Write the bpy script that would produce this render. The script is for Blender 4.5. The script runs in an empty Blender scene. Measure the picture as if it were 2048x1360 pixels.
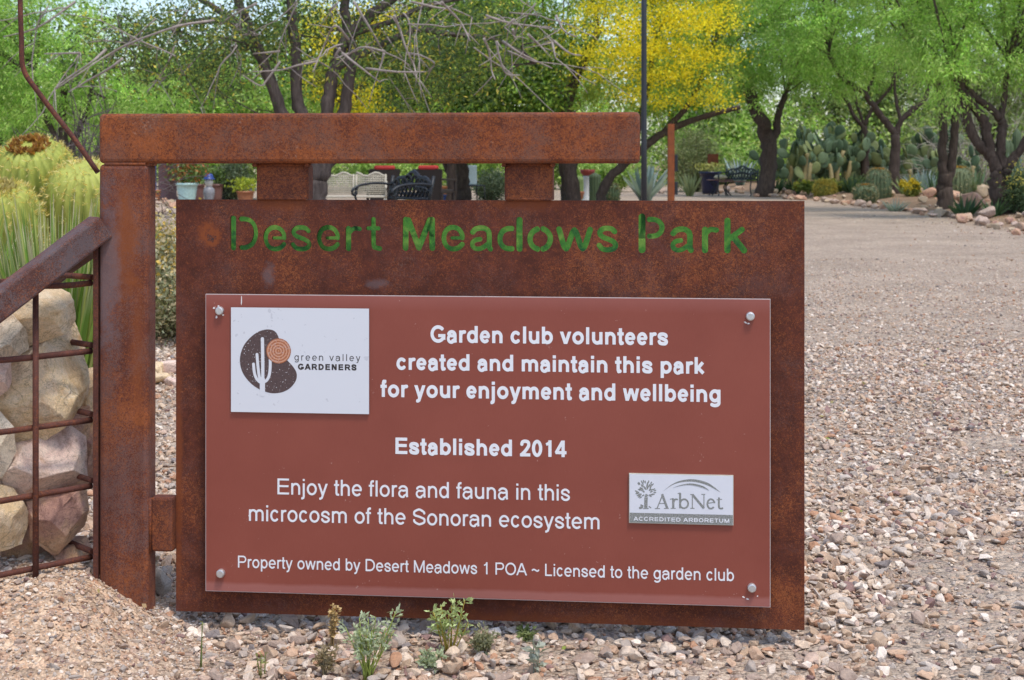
import bpy, bmesh, math, random
import numpy as np
from mathutils import Vector, Matrix, noise as mnoise

SC = bpy.context.scene
COL = SC.collection
RNG = np.random.default_rng(7)
random.seed(7)
F = 2844.4          # focal length in photo pixels (50 mm on 36 mm)
HZ = 325.0          # horizon row in the photo
CH = 0.95           # camera height

# ------------------------------------------------------------------ camera
cam_d = bpy.data.cameras.new("camera")
cam = bpy.data.objects.new("camera", cam_d)
COL.objects.link(cam)
cam.location = (0, 0, CH)
cam.rotation_euler = (math.radians(90), 0, 0)
cam_d.lens = 50
cam_d.sensor_width = 36
cam_d.shift_y = -(680 - HZ) / 2048
cam_d.clip_start = 0.05
cam_d.clip_end = 3000
cam_d.dof.use_dof = True
cam_d.dof.focus_distance = 2.86
cam_d.dof.aperture_fstop = 14.0
SC.camera = cam

# ------------------------------------------------------------------ world, sun, exposure
SUN_EL, SUN_AZ = 68.0, 146.0      # high hazy sun, from the right a little behind the camera
world = bpy.data.worlds.new("World")
SC.world = world
world.use_nodes = True
wn = world.node_tree
sky = wn.nodes.new("ShaderNodeTexSky")
sky.sky_type = 'NISHITA'
sky.sun_disc = False
sky.sun_elevation = math.radians(SUN_EL)
sky.sun_rotation = math.radians(SUN_AZ)
sky.dust_density = 1.5
sky.ozone_density = 1.0
bg = wn.nodes["Background"]
wn.links.new(sky.outputs[0], bg.inputs[0])
bg.inputs[1].default_value = 0.14
sl = bpy.data.lights.new("sun", 'SUN')
sl.energy = 1.5
sl.angle = math.radians(10)
sl.color = (1.0, 0.95, 0.87)
sun = bpy.data.objects.new("sun", sl)
COL.objects.link(sun)
a, e = math.radians(SUN_AZ), math.radians(SUN_EL)
sd = Vector((math.sin(a) * math.cos(e), math.cos(a) * math.cos(e), math.sin(e)))
sun.rotation_euler = sd.to_track_quat('Z', 'Y').to_euler()
SC.view_settings.view_transform = 'Standard'
SC.view_settings.look = 'None'
SC.view_settings.gamma = 1
SC.view_settings.exposure = 0.84
SC.cycles.max_bounces = 8
SC.cycles.transparent_max_bounces = 12
SC.cycles.use_denoising = True

# ------------------------------------------------------------------ helpers
def P(px, py, Y):
    """photo pixel at a depth -> world point (a measurement of the photo)"""
    return np.array([(px - 1024) / F * Y, Y, CH - (py - HZ) / F * Y])

def GD(py):
    return CH * F / (py - HZ)

def tag(o, label=None, cat=None, group=None, kind=None):
    if label: o["label"] = label
    if cat: o["category"] = cat
    if group: o["group"] = group
    if kind: o["kind"] = kind
    return o

def empty(name, loc, label=None, cat=None, group=None, rz=0.0):
    o = bpy.data.objects.new(name, None)
    COL.objects.link(o)
    o.empty_display_size = 0.1
    o.location = tuple(float(v) for v in loc)
    o.rotation_euler = (0, 0, rz)
    return tag(o, label, cat, group)

def root_loc(o):
    v = np.zeros(3)
    while o is not None:
        v += np.array(o.location)
        o = o.parent
    return v

class MB:
    """collects geometry in world coordinates; build() links ONE mesh object"""
    def __init__(s):
        s.v, s.f, s.c, s.n = [], [], [], 0
    def add(s, v, f, col=(1, 1, 1), smooth=False, mi=0):
        v = np.asarray(v, dtype=np.float32).reshape(-1, 3)
        f = np.asarray(f, dtype=np.int32)
        s.v.append(v)
        s.f.append((f + s.n, smooth, mi))
        c = np.asarray(col, dtype=np.float32)
        if c.ndim == 1: c = np.tile(c, (len(v), 1))
        s.c.append(c)
        s.n += len(v)
    def addm(s, me, M=None, col=(1, 1, 1), smooth=False, mi=0):
        """append a bmesh"""
        me.verts.index_update()
        v = np.array([x.co[:] for x in me.verts])
        if M is not None:
            v = v @ np.array(M.to_3x3()).T + np.array(M.translation)
        by = {}
        for f in me.faces:
            by.setdefault(len(f.verts), []).append([q.index for q in f.verts])
        first = True
        base = s.n
        for k, fl in by.items():
            if first:
                s.add(v, fl, col, smooth, mi); first = False
            else:
                s.f.append((np.array(fl, dtype=np.int32) + base, smooth, mi))
    def mesh(s, name, off=None):
        me = bpy.data.meshes.new(name)
        V = np.concatenate(s.v)
        if off is not None: V = V - np.asarray(off, dtype=np.float32)
        me.vertices.add(len(V))
        me.vertices.foreach_set("co", V.astype(np.float32).ravel())
        tot = np.concatenate([np.full(len(f), f.shape[1], dtype=np.int32) for f, _, _ in s.f])
        li = np.concatenate([f.ravel() for f, _, _ in s.f])
        me.loops.add(len(li))
        me.loops.foreach_set("vertex_index", li)
        me.polygons.add(len(tot))
        st = np.concatenate([[0], np.cumsum(tot)[:-1]]).astype(np.int32)
        me.polygons.foreach_set("loop_start", st)
        me.polygons.foreach_set("loop_total", tot)
        me.polygons.foreach_set("use_smooth", np.concatenate([np.full(len(f), sm) for f, sm, _ in s.f]))
        me.polygons.foreach_set("material_index", np.concatenate([np.full(len(f), mi, dtype=np.int32) for f, _, mi in s.f]))
        me.update(calc_edges=True)
        C = np.concatenate(s.c)
        at = me.color_attributes.new("Col", 'FLOAT_COLOR', 'POINT')
        at.data.foreach_set("color", np.concatenate([C, np.ones((len(C), 1), np.float32)], 1).astype(np.float32).ravel())
        me.validate()
        return me
    def build(s, name, mats, parent=None, origin=None, local=False):
        """parent given: verts are world coords unless local=True"""
        off = None
        if parent is not None and not local: off = root_loc(parent)
        elif origin is not None: off = np.asarray(origin)
        me = s.mesh(name, off)
        for m in (mats if isinstance(mats, (list, tuple)) else [mats]):
            me.materials.append(m)
        o = bpy.data.objects.new(name, me)
        COL.objects.link(o)
        if parent is not None: o.parent = parent
        elif origin is not None: o.location = tuple(float(q) for q in origin)
        return o

def smooth_line(pts, n=6):
    """Catmull-Rom through points (any columns)"""
    p = np.asarray(pts, float)
    if len(p) < 3:
        t = np.linspace(0, 1, n + 1)[:, None]
        return p[0] * (1 - t) + p[-1] * t
    q = np.vstack([2 * p[0] - p[1], p, 2 * p[-1] - p[-2]])
    out = []
    for i in range(1, len(q) - 2):
        t = np.linspace(0, 1, n, endpoint=False)[:, None]
        a, b, c, d = q[i - 1], q[i], q[i + 1], q[i + 2]
        out.append(0.5 * (2 * b + (c - a) * t + (2 * a - 5 * b + 4 * c - d) * t ** 2 + (3 * b - a - 3 * c + d) * t ** 3))
    out.append(p[-1][None])
    return np.vstack(out)

def tube(mb, pts, rad, k=7, col=(1, 1, 1), smooth=True, wob=0.0, cap=True, mi=0):
    p = np.asarray(pts, float)
    n = len(p)
    r = np.broadcast_to(np.asarray(rad, float), (n,)) if np.ndim(rad) <= 1 and np.size(rad) in (1, n) else np.linspace(rad[0], rad[-1], n)
    t = np.gradient(p, axis=0)
    t /= np.linalg.norm(t, axis=1)[:, None] + 1e-12
    ref = np.array([0, 0, 1.0]) if abs(t[:, 2]).mean() < 0.8 else np.array([0, 1.0, 0])
    u = np.cross(t, ref); u /= np.linalg.norm(u, axis=1)[:, None] + 1e-12
    w = np.cross(t, u)
    an = np.arange(k) * 2 * math.pi / k
    R = r[:, None] * (1 + (RNG.normal(0, wob, (n, k)) if wob else 0))
    v = p[:, None, :] + R[:, :, None] * (np.cos(an)[None, :, None] * u[:, None, :] + np.sin(an)[None, :, None] * w[:, None, :])
    f = []
    for i in range(n - 1):
        for j in range(k):
            f.append((i * k + j, i * k + (j + 1) % k, (i + 1) * k + (j + 1) % k, (i + 1) * k + j))
    b0 = mb.n
    mb.add(v.reshape(-1, 3), f, col, smooth, mi)
    if cap:
        for i0, rev in ((0, True), ((n - 1) * k, False)):
            ids = [i0 + j for j in range(k)]
            if rev: ids = ids[::-1]
            mb.f.append((np.array([ids], dtype=np.int32) + b0, False, mi))

def box(mb, lo, hi, col=(1, 1, 1), mi=0, M=None, bevel=0.0, seg=2):
    bm = bmesh.new()
    bmesh.ops.create_cube(bm, size=1)
    lo, hi = np.array(lo, float), np.array(hi, float)
    for v in bm.verts:
        v.co = Vector([lo[i] + (hi[i] - lo[i]) * (v.co[i] + 0.5) for i in range(3)])
    if bevel > 0:
        bmesh.ops.bevel(bm, geom=bm.edges[:], offset=bevel, segments=seg, profile=0.5, affect='EDGES')
    mb.addm(bm, M, col, False, mi)
    bm.free()

def bar(mb, a, b, w, h, col=(1, 1, 1), up=(0, 0, 1), mi=0, bevel=0.0):
    """square bar from a to b, w across, h along up"""
    a, b = np.array(a, float), np.array(b, float)
    t = b - a; L = np.linalg.norm(t); t /= L
    s = np.cross(t, up); s /= np.linalg.norm(s)
    q = np.cross(s, t)
    M = Matrix(((t[0], s[0], q[0], a[0]), (t[1], s[1], q[1], a[1]), (t[2], s[2], q[2], a[2]), (0, 0, 0, 1)))
    box(mb, (0, -w / 2, -h / 2), (L, w / 2, h / 2), col, mi, M, bevel)

def lathe(mb, prof, c, k=24, col=(1, 1, 1), smooth=True, mi=0, rib=None):
    """prof: (r, z) rows; c centre; rib(angle)->radius factor"""
    prof = np.asarray(prof, float)
    an = np.arange(k) * 2 * math.pi / k
    g = np.ones(k) if rib is None else np.array([rib(t) for t in an])
    v = np.stack([prof[:, 0][:, None] * g * np.cos(an) + c[0], prof[:, 0][:, None] * g * np.sin(an) + c[1], np.broadcast_to(prof[:, 1][:, None] + c[2], (len(prof), k))], -1)
    f = [(i * k + j, i * k + (j + 1) % k, (i + 1) * k + (j + 1) % k, (i + 1) * k + j) for i in range(len(prof) - 1) for j in range(k)]
    mb.add(v.reshape(-1, 3), f, col, smooth, mi)

def unit(n, rng=RNG):
    v = rng.normal(size=(n, 3))
    return v / np.linalg.norm(v, axis=1)[:, None]

def leaves(mb, C, D, L, W, col, bend=0.0, mi=0):
    """diamond leaves: base C, direction D, length L, width W, colour per leaf"""
    n = len(C)
    if n == 0: return
    D = D / (np.linalg.norm(D, axis=1)[:, None] + 1e-9)
    s = np.cross(D, unit(n)); s /= np.linalg.norm(s, axis=1)[:, None] + 1e-9
    L = np.broadcast_to(L, (n,))[:, None]; W = np.broadcast_to(W, (n,))[:, None]
    mid = C + D * L * 0.5
    tip = C + D * L; tip[:, 2] -= (bend * L[:, 0])
    v = np.stack([C, mid + s * W / 2, tip, mid - s * W / 2], 1)
    f = np.arange(n * 4).reshape(n, 4)
    c = np.repeat(np.broadcast_to(col, (n, 3)), 4, 0)
    mb.add(v.reshape(-1, 3), f, c, False, mi)

def pick_cols(n, palette, weights=None, jit=0.12):
    p = np.asarray(palette, float)
    idx = RNG.choice(len(p), n, p=None if weights is None else np.array(weights) / np.sum(weights))
    return np.clip(p[idx] * np.exp(RNG.normal(0, jit, (n, 1))), 0.004, 0.95)

# ------------------------------------------------------------------ materials
def newmat(name):
    m = bpy.data.materials.new(name)
    m.use_nodes = True
    nt = m.node_tree
    return m, nt, nt.nodes["Principled BSDF"]

class NT:
    def __init__(s, nt): s.nt = nt
    def n(s, t, **kw):
        x = s.nt.nodes.new(t)
        for k, v in kw.items(): setattr(x, k, v)
        return x
    def l(s, a, b): s.nt.links.new(a, b)
    def coord(s, scale=(1, 1, 1), loc=(0, 0, 0)):
        tc = s.n("ShaderNodeTexCoord"); mp = s.n("ShaderNodeMapping")
        mp.inputs["Scale"].default_value = scale; mp.inputs["Location"].default_value = loc
        s.l(tc.outputs["Object"], mp.inputs[0]); return mp.outputs[0]
    def noise(s, co, scale, det=4, rough=0.6, dist=0.0):
        x = s.n("ShaderNodeTexNoise"); x.inputs["Scale"].default_value = scale
        x.inputs["Detail"].default_value = det; x.inputs["Roughness"].default_value = rough
        x.inputs["Distortion"].default_value = dist
        s.l(co, x.inputs["Vector"]); return x.outputs["Fac"]
    def voro(s, co, scale, out="Color", rnd=1.0, feat='F1'):
        x = s.n("ShaderNodeTexVoronoi"); x.feature = feat; x.inputs["Scale"].default_value = scale
        x.inputs["Randomness"].default_value = rnd
        s.l(co, x.inputs["Vector"]); return x.outputs[out]
    def ramp(s, fac, stops, interp='LINEAR'):
        x = s.n("ShaderNodeValToRGB"); x.color_ramp.interpolation = interp
        el = x.color_ramp.elements
        while len(el) < len(stops): el.new(0.5)
        for e_, (p, c) in zip(el, stops):
            e_.position = p
            if np.ndim(c) == 0: c = (c, c, c)
            e_.color = (*c, 1)
        s.l(fac, x.inputs[0]); return x.outputs[0]
    def mix(s, fac, a, b, mode='MIX'):
        x = s.n("ShaderNodeMix"); x.data_type = 'RGBA'; x.blend_type = mode
        for v, i in ((fac, 0), (a, 6), (b, 7)):
            if hasattr(v, "is_linked") or isinstance(v, bpy.types.NodeSocket): s.l(v, x.inputs[i])
            elif i == 0: x.inputs[0].default_value = v
            else: x.inputs[i].default_value = (*v, 1)
        return x.outputs[2]
    def math(s, op, a, b=0.0, clamp=False):
        x = s.n("ShaderNodeMath", operation=op); x.use_clamp = clamp
        for v, i in ((a, 0), (b, 1)):
            if isinstance(v, bpy.types.NodeSocket): s.l(v, x.inputs[i])
            else: x.inputs[i].default_value = v
        return x.outputs[0]
    def bump(s, h, strength, dist, bsdf):
        x = s.n("ShaderNodeBump"); x.inputs["Strength"].default_value = strength
        x.inputs["Distance"].default_value = dist
        s.l(h, x.inputs["Height"]); s.l(x.outputs[0], bsdf.inputs["Normal"])

def plain(name, col, rough=0.6, metal=0.0, var=0.12, scale=30, spec=0.4, bump=0.0):
    m, nt, b = newmat(name); N = NT(nt)
    co = N.coord()
    f = N.noise(co, scale, 5)
    c = N.ramp(f, [(0.3, tuple(np.array(col) * (1 - var))), (0.7, tuple(np.clip(np.array(col) * (1 + var), 0, 1)))])
    N.l(c, b.inputs["Base Color"])
    b.inputs["Roughness"].default_value = rough; b.inputs["Metallic"].default_value = metal
    b.inputs["Specular IOR Level"].default_value = spec
    if bump: N.bump(f, bump, 0.01, b)
    return m

def leafmat(name, trans=0.35, rough=0.5, tint=(1.15, 1.2, 0.7)):
    m, nt, b = newmat(name); N = NT(nt)
    at = N.n("ShaderNodeAttribute", attribute_name="Col")
    N.l(at.outputs["Color"], b.inputs["Base Color"])
    b.inputs["Roughness"].default_value = rough
    b.inputs["Specular IOR Level"].default_value = 0.25
    tr = N.n("ShaderNodeBsdfTranslucent")
    N.l(N.mix(1.0, at.outputs["Color"], tint, 'MULTIPLY'), tr.inputs[0])
    mx = N.n("ShaderNodeMixShader"); mx.inputs[0].default_value = trans
    N.l(b.outputs[0], mx.inputs[1]); N.l(tr.outputs[0], mx.inputs[2])
    N.l(mx.outputs[0], nt.nodes["Material Output"].inputs[0])
    return m

def attrmat(name, rough=0.7, spec=0.3, nscale=40, namt=0.2, bump=0.3, bdist=0.01):
    """base colour from the Col attribute, broken up by noise"""
    m, nt, b = newmat(name); N = NT(nt)
    at = N.n("ShaderNodeAttribute", attribute_name="Col")
    co = N.coord(); f = N.noise(co, nscale, 5)
    g = N.ramp(f, [(0.25, 1 - namt), (0.75, 1 + namt)])
    N.l(N.mix(1.0, at.outputs["Color"], g, 'MULTIPLY'), b.inputs["Base Color"])
    b.inputs["Roughness"].default_value = rough; b.inputs["Specular IOR Level"].default_value = spec
    if bump: N.bump(f, bump, bdist, b)
    return m

def rustmat(name, base=(0.085, 0.028, 0.019), orange=(0.27, 0.072, 0.018), grey=(0.15, 0.085, 0.075), o_amt=0.5, g_amt=0.35, stains=(), streak=0.3, pale=0.1, seed=0.0):
    m, nt, b = newmat(name); N = NT(nt)
    co = N.coord(loc=(seed, seed * 1.7, seed * 0.6))
    big = N.noise(co, 7, 4, 0.65)
    mid = N.noise(co, 38, 5, 0.7)
    fine = N.noise(co, 210, 4, 0.85, 0.8)
    fine2 = N.noise(co, 420, 2, 0.7)
    st = N.noise(N.coord((26, 26, 1.6), (seed, 0, seed)), 1.0, 4, 0.65)
    c = N.ramp(mid, [(0.28, tuple(np.array(base) * 0.62)), (0.52, base), (0.75, tuple(np.array(base) * 1.5))])
    # orange grains, thicker in patches
    patch = N.math('ADD', N.math('MULTIPLY', big, 0.9), N.math('MULTIPLY', mid, 0.35))
    thr = N.math('ADD', fine, N.math('MULTIPLY', patch, 0.30))
    om = N.ramp(thr, [(0.765 - 0.18 * o_amt, 0.0), (0.865 - 0.18 * o_amt, min(1.0, 0.45 + o_amt * 0.6))])
    c = N.mix(om, c, orange)
    gm = N.math('ADD', N.math('MULTIPLY', fine2, 0.8), N.math('MULTIPLY', N.noise(co, 11, 5, 0.7, 0.4), 0.8))
    gr = N.ramp(gm, [(0.86 - 0.15 * g_amt, 0.0), (1.0 - 0.15 * g_amt, min(1.0, g_amt * 1.3))])
    c = N.mix(gr, c, grey)
    fl_ = N.ramp(N.math('ADD', N.noise(co, 260, 3, 0.85, 1.2), N.math('MULTIPLY', N.math('SUBTRACT', big, .5), .5)), [(0.565, 0.0), (0.65, .55 if pale else .25)])
    c = N.mix(fl_, c, (0.40, 0.125, 0.038))
    sm = N.ramp(st, [(0.42, 0.0), (0.75, streak)])
    c = N.mix(sm, c, tuple(np.array(base) * 0.55))
    if pale:
        pm = N.ramp(N.math('MULTIPLY', N.noise(co, 150, 3, 0.8), N.noise(co, 9, 3, 0.7)), [(0.36, 0.0), (0.46, pale)])
        c = N.mix(pm, c, (0.42, 0.30, 0.22))
    for (u, z, r, amt, kind) in stains:
        tc = N.n("ShaderNodeTexCoord")
        vm = N.n("ShaderNodeVectorMath", operation='SUBTRACT'); vm.inputs[1].default_value = (u, 0, z)
        N.l(tc.outputs["Object"], vm.inputs[0])
        vs = N.n("ShaderNodeVectorMath", operation='MULTIPLY'); vs.inputs[1].default_value = (1 / r[0], 0, 1 / r[1])
        N.l(vm.outputs[0], vs.inputs[0])
        ln = N.n("ShaderNodeVectorMath", operation='LENGTH'); N.l(vs.outputs[0], ln.inputs[0])
        d = N.math('ADD', ln.outputs["Value"], N.math('ADD', N.math('MULTIPLY', N.math('SUBTRACT', fine, 0.5), 1.3), N.math('MULTIPLY', N.math('SUBTRACT', mid, 0.5), 2.6)))
        if kind == 'ring':
            mk = N.ramp(N.math('MULTIPLY', d, 0.5), [(0.08, 0.0), (0.22, amt), (0.36, amt), (0.56, 0.0)])
            c = N.mix(mk, c, orange)
            mk = N.ramp(N.math('MULTIPLY', d, 0.5), [(0.06, 0.75), (0.17, 0.0)])
            c = N.mix(mk, c, (0.05, 0.035, 0.035))
        elif kind == 'grey':
            c = N.mix(N.ramp(N.math('MULTIPLY', d, 0.5), [(0.2, amt), (0.55, 0.0)]), c, (0.17, 0.125, 0.13))
        else:
            c = N.mix(N.ramp(N.math('MULTIPLY', d, 0.5), [(0.15, amt), (0.55, 0.0)]), c, tuple(np.array(orange) * 0.9))
    N.l(c, b.inputs["Base Color"])
    b.inputs["Roughness"].default_value = 0.78
    b.inputs["Specular IOR Level"].default_value = 0.3
    h = N.math('ADD', fine, N.math('MULTIPLY', mid, 0.6))
    N.bump(h, 0.28, 0.0012, b)
    return m

def rockmat(name, cols, scale=9, seed=0.0, rust=0.0):
    m, nt, b = newmat(name); N = NT(nt)
    co = N.coord(loc=(seed, seed * 2, seed * 3))
    f = N.noise(co, scale, 8, 0.68, 0.5)
    k = len(cols)
    c = N.ramp(f, [(0.27 + 0.46 * i / (k - 1), q) for i, q in enumerate(cols)])
    g = N.noise(co, scale * 9, 8, 0.8)
    c = N.mix(0.9, c, N.ramp(g, [(0.28, 0.42), (0.42, 0.92), (0.6, 1.1), (0.8, 1.4)]), 'MULTIPLY')
    ck = N.voro(N.coord((1, 1, 1.6), (seed, 0, 0)), scale * 1.1, "Distance", 1.0, 'DISTANCE_TO_EDGE')
    ckm = N.ramp(N.math('ADD', ck, N.math('MULTIPLY', g, .08)), [(0.045, 0.75), (0.075, 0.0)])
    c = N.mix(N.math('MULTIPLY', ckm, N.ramp(f, [(0.52, 0.0), (0.62, 0.8)])), c, tuple(np.array(cols[0]) * 0.3))
    vein = N.ramp(N.noise(co, scale * 0.6, 5, 0.6, 2.2), [(0.485, 0.0), (0.5, 0.45), (0.515, 0.0)])
    c = N.mix(vein, c, tuple(np.array(cols[0]) * 0.35))
    stn = N.ramp(N.noise(N.coord(loc=(seed * 5, 1, seed)), scale * .55, 5, .7, .8), [(0.52, 0.0), (0.66, rust)])
    c = N.mix(stn, c, (0.47, 0.235, 0.075))
    grit = N.noise(co, scale * 34, 3, 0.8)
    c = N.mix(1.0, c, N.ramp(grit, [(0.3, 0.72), (0.5, 1.0), (0.7, 1.22)]), 'MULTIPLY')
    N.l(c, b.inputs["Base Color"])
    b.inputs["Roughness"].default_value = 0.85; b.inputs["Specular IOR Level"].default_value = 0.25
    N.bump(N.math('ADD', N.math('ADD', g, N.math('MULTIPLY', grit, .35)), N.math('MULTIPLY', f, 1.5)), 0.8, 0.0045, b)
    return m

def barkmat(name, col, stretch=0.18):
    m, nt, b = newmat(name); N = NT(nt)
    f = N.noise(N.coord((1, 1, stretch)), 28, 6, 0.7, 0.5)
    c = N.ramp(f, [(0.3, tuple(np.array(col) * 0.45)), (0.55, col), (0.75, tuple(np.clip(np.array(col) * 1.6, 0, 1)))])
    N.l(c, b.inputs["Base Color"]); b.inputs["Roughness"].default_value = 0.9
    b.inputs["Specular IOR Level"].default_value = 0.15
    N.bump(f, 0.8, 0.02, b)
    return m
# ------------------------------------------------------------------ ground
def sst(x, a, b):
    t = np.clip((x - a) / (b - a), 0, 1)
    return t * t * (3 - 2 * t)

def gz(x, y):
    x = np.asarray(x, float); y = np.asarray(y, float)
    # dirt mound in front of the post and cage
    m = 0.125 * (1 - sst(x + 0.10 * (y - 2.85), -0.92, -0.62)) * sst(y, 2.35, 2.8) * (1 - 0.6 * sst(y, 3.0, 3.5))
    # raised planting bed behind the cage
    b = 0.30 * sst(-x - 0.27 * y, 0.25, 0.9) * sst(y, 3.2, 4.2) * (1 - 0.5 * sst(y, 11, 18))
    # low planting bed right of the path
    r = 0.16 * sst(x - path_edge(y), 0.1, 1.6) * sst(y, 12, 18)
    w = 0.010 * np.sin(x * 2.3 + 1) * np.cos(y * 1.7) + 0.006 * np.sin(x * 5.1) * np.sin(y * 4.3 + 2)
    return m + b + r + w * sst(np.abs(y - 2.9), 0.0, 0.8)

# right edge of the path, read from the photo: (px, py) of the rock edging
_ed = [(2200, 500), (2048, 470), (1960, 452), (1880, 436), (1790, 420), (1700, 411), (1650, 404), (1600, 400), (1560, 395)]
_ed3 = np.array([[(px - 1024) / F * GD(py), GD(py)] for px, py in _ed])
def path_edge(y):
    return np.interp(y, _ed3[:, 1], _ed3[:, 0], left=_ed3[0, 0], right=_ed3[-1, 0])

def grid_axis(segs):
    out = []
    for a, b, n in segs: out += list(np.linspace(a, b, n, endpoint=False))
    return np.array(out + [segs[-1][1]])

gx = grid_axis([(-300, -40, 12), (-40, -8, 40), (-8, -1.4, 50), (-1.4, -0.3, 56), (-0.3, 1.5, 40), (1.5, 20, 80), (20, 300, 14)])
gy = grid_axis([(-120, -5, 8), (-5, 1.8, 14), (1.8, 4.0, 90), (4, 12, 60), (12, 45, 60), (45, 400, 16)])
X, Y = np.meshgrid(gx, gy)
Z = gz(X, Y)
nx, ny = len(gx), len(gy)
ii = np.arange(nx * ny).reshape(ny, nx)
fq = np.stack([ii[:-1, :-1], ii[:-1, 1:], ii[1:, 1:], ii[1:, :-1]], -1).reshape(-1, 4)
# intrinsic soil tone: sandy tan on the mound, pinkish grey grit on the path, brown soil in beds
mound = (1 - sst(X, -0.85, -0.5)) * sst(Y, 1.5, 2.2) * (1 - sst(Y, 3.0, 3.4))
bedr = sst(X - path_edge(Y), -0.1, 0.5) * sst(Y, 10, 15)
tone = np.stack([0.465 + 0.12 * mound - 0.14 * bedr, 0.395 + 0.055 * mound - 0.16 * bedr, 0.325 + 0.01 * mound - 0.165 * bedr], -1)
mb = MB()
mb.add(np.stack([X, Y, Z], -1).reshape(-1, 3), fq, tone.reshape(-1, 3), True)
gm, nt, b = newmat("gravel_ground"); N = NT(nt)
at = N.n("ShaderNodeAttribute", attribute_name="Col")
co = N.coord()
v1 = N.voro(co, 48); v2 = N.voro(co, 115)
h1 = N.voro(co, 48, "Distance"); h2 = N.voro(co, 115, "Distance")
sep = N.n("ShaderNodeSeparateColor"); N.l(v1, sep.inputs[0])
sep2 = N.n("ShaderNodeSeparateColor"); N.l(v2, sep2.inputs[0])
st1 = N.ramp(sep.outputs[0], [(0.0, (0.52, 0.50, 0.50)), (0.25, (0.85, 0.8, 0.76)), (0.5, (1.1, 1.02, 0.95)), (0.72, (1.45, 1.4, 1.33)), (0.85, (0.95, 0.72, 0.6)), (0.95, (0.7, 0.62, 0.68))])
st2 = N.ramp(sep2.outputs[0], [(0.0, (0.6, 0.58, 0.57)), (0.4, (0.95, 0.92, 0.88)), (0.8, (1.3, 1.25, 1.2)), (1.0, (0.9, 0.7, 0.58))])
big = N.noise(co, 1.1, 6, 0.6)
c = N.mix(1.0, at.outputs["Color"], N.mix(0.45, st1, st2), 'MULTIPLY')
c = N.mix(1.0, c, N.ramp(big, [(0.3, (0.82, 0.80, 0.78)), (0.7, (1.12, 1.1, 1.08))]), 'MULTIPLY')
N.l(c, b.inputs["Base Color"]); b.inputs["Roughness"].default_value = 0.95
b.inputs["Specular IOR Level"].default_value = 0.12
hh = N.math('ADD', N.math('MULTIPLY', h1, -1.0), N.math('MULTIPLY', h2, -0.5))
N.bump(hh, 0.9, 0.02, b)
ground = mb.build("ground", gm)
tag(ground, kind="structure")

# ------------------------------------------------------------------ gravel (stuff): stones as real geometry
def hull_rock(npts=16, squash=(1, 0.8, 0.55), seed=0, sub=0):
    r = np.random.default_rng(seed)
    bm = bmesh.new()
    d = r.normal(size=(npts, 3)); d /= np.linalg.norm(d, axis=1)[:, None]
    d *= r.uniform(0.75, 1.0, (npts, 1))
    for q in d * np.array(squash): bm.verts.new(q)
    bmesh.ops.convex_hull(bm, input=bm.verts[:])
    bmesh.ops.dissolve_limit(bm, angle_limit=math.radians(9), verts=bm.verts[:], edges=bm.edges[:])
    for v in [v for v in bm.verts if not v.link_faces]: bm.verts.remove(v)
    return bm

def stonemat():
    m, nt, b = newmat("gravel_stone"); N = NT(nt)
    oi = N.n("ShaderNodeObjectInfo")
    base = N.ramp(oi.outputs["Random"], [(0.0, (0.482, 0.348, 0.244)), (0.13, (0.643, 0.496, 0.369)), (0.24, (0.402, 0.304, 0.244)), (0.34, (0.670, 0.553, 0.443)), (0.44, (0.562, 0.385, 0.267)), (0.54, (0.388, 0.329, 0.284)), (0.63, (0.696, 0.583, 0.476)), (0.71, (0.482, 0.273, 0.170)), (0.76, (0.536, 0.459, 0.392)), (0.84, (0.803, 0.695, 0.590)), (0.90, (0.295, 0.186, 0.165)), (0.93, (0.562, 0.416, 0.329)), (0.975, (0.268, 0.230, 0.216))], 'CONSTANT')
    tc = N.n("ShaderNodeTexCoord"); mp = N.n("ShaderNodeMapping")
    N.l(tc.outputs["Object"], mp.inputs[0])
    cx = N.n("ShaderNodeCombineXYZ"); N.l(N.math('MULTIPLY', oi.outputs["Random"], 37.0), cx.inputs[0])
    N.l(cx.outputs[0], mp.inputs["Location"])
    f = N.noise(mp.outputs[0], 1.7, 6, 0.7, 0.8)
    c = N.mix(1.0, base, N.ramp(f, [(0.28, (0.62, 0.56, 0.54)), (0.5, (1, 1, 1)), (0.72, (1.25, 1.17, 1.08))]), 'MULTIPLY')
    N.l(c, b.inputs["Base Color"]); b.inputs["Roughness"].default_value = 0.85
    b.inputs["Specular IOR Level"].default_value = 0.2
    N.bump(f, 0.35, 0.15, b)
    return m
M_STONE = stonemat()
stone_col = bpy.data.collections.new("gravel_stone_shapes")
for k in range(18):
    r_ = np.random.default_rng(100 + k)
    bm = hull_rock(int(r_.integers(9, 17)), (1, r_.uniform(0.6, 0.95), r_.uniform(0.35, 0.72)), 200 + k)
    if k < 18: bmesh.ops.bevel(bm, geom=bm.edges[:], offset=0.05, segments=1, affect='EDGES')
    me = bpy.data.meshes.new("gravel_stone"); bm.to_mesh(me); bm.free()
    me.materials.append(M_STONE)
    o = bpy.data.objects.new("gravel_stone", me); stone_col.objects.link(o)

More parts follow.
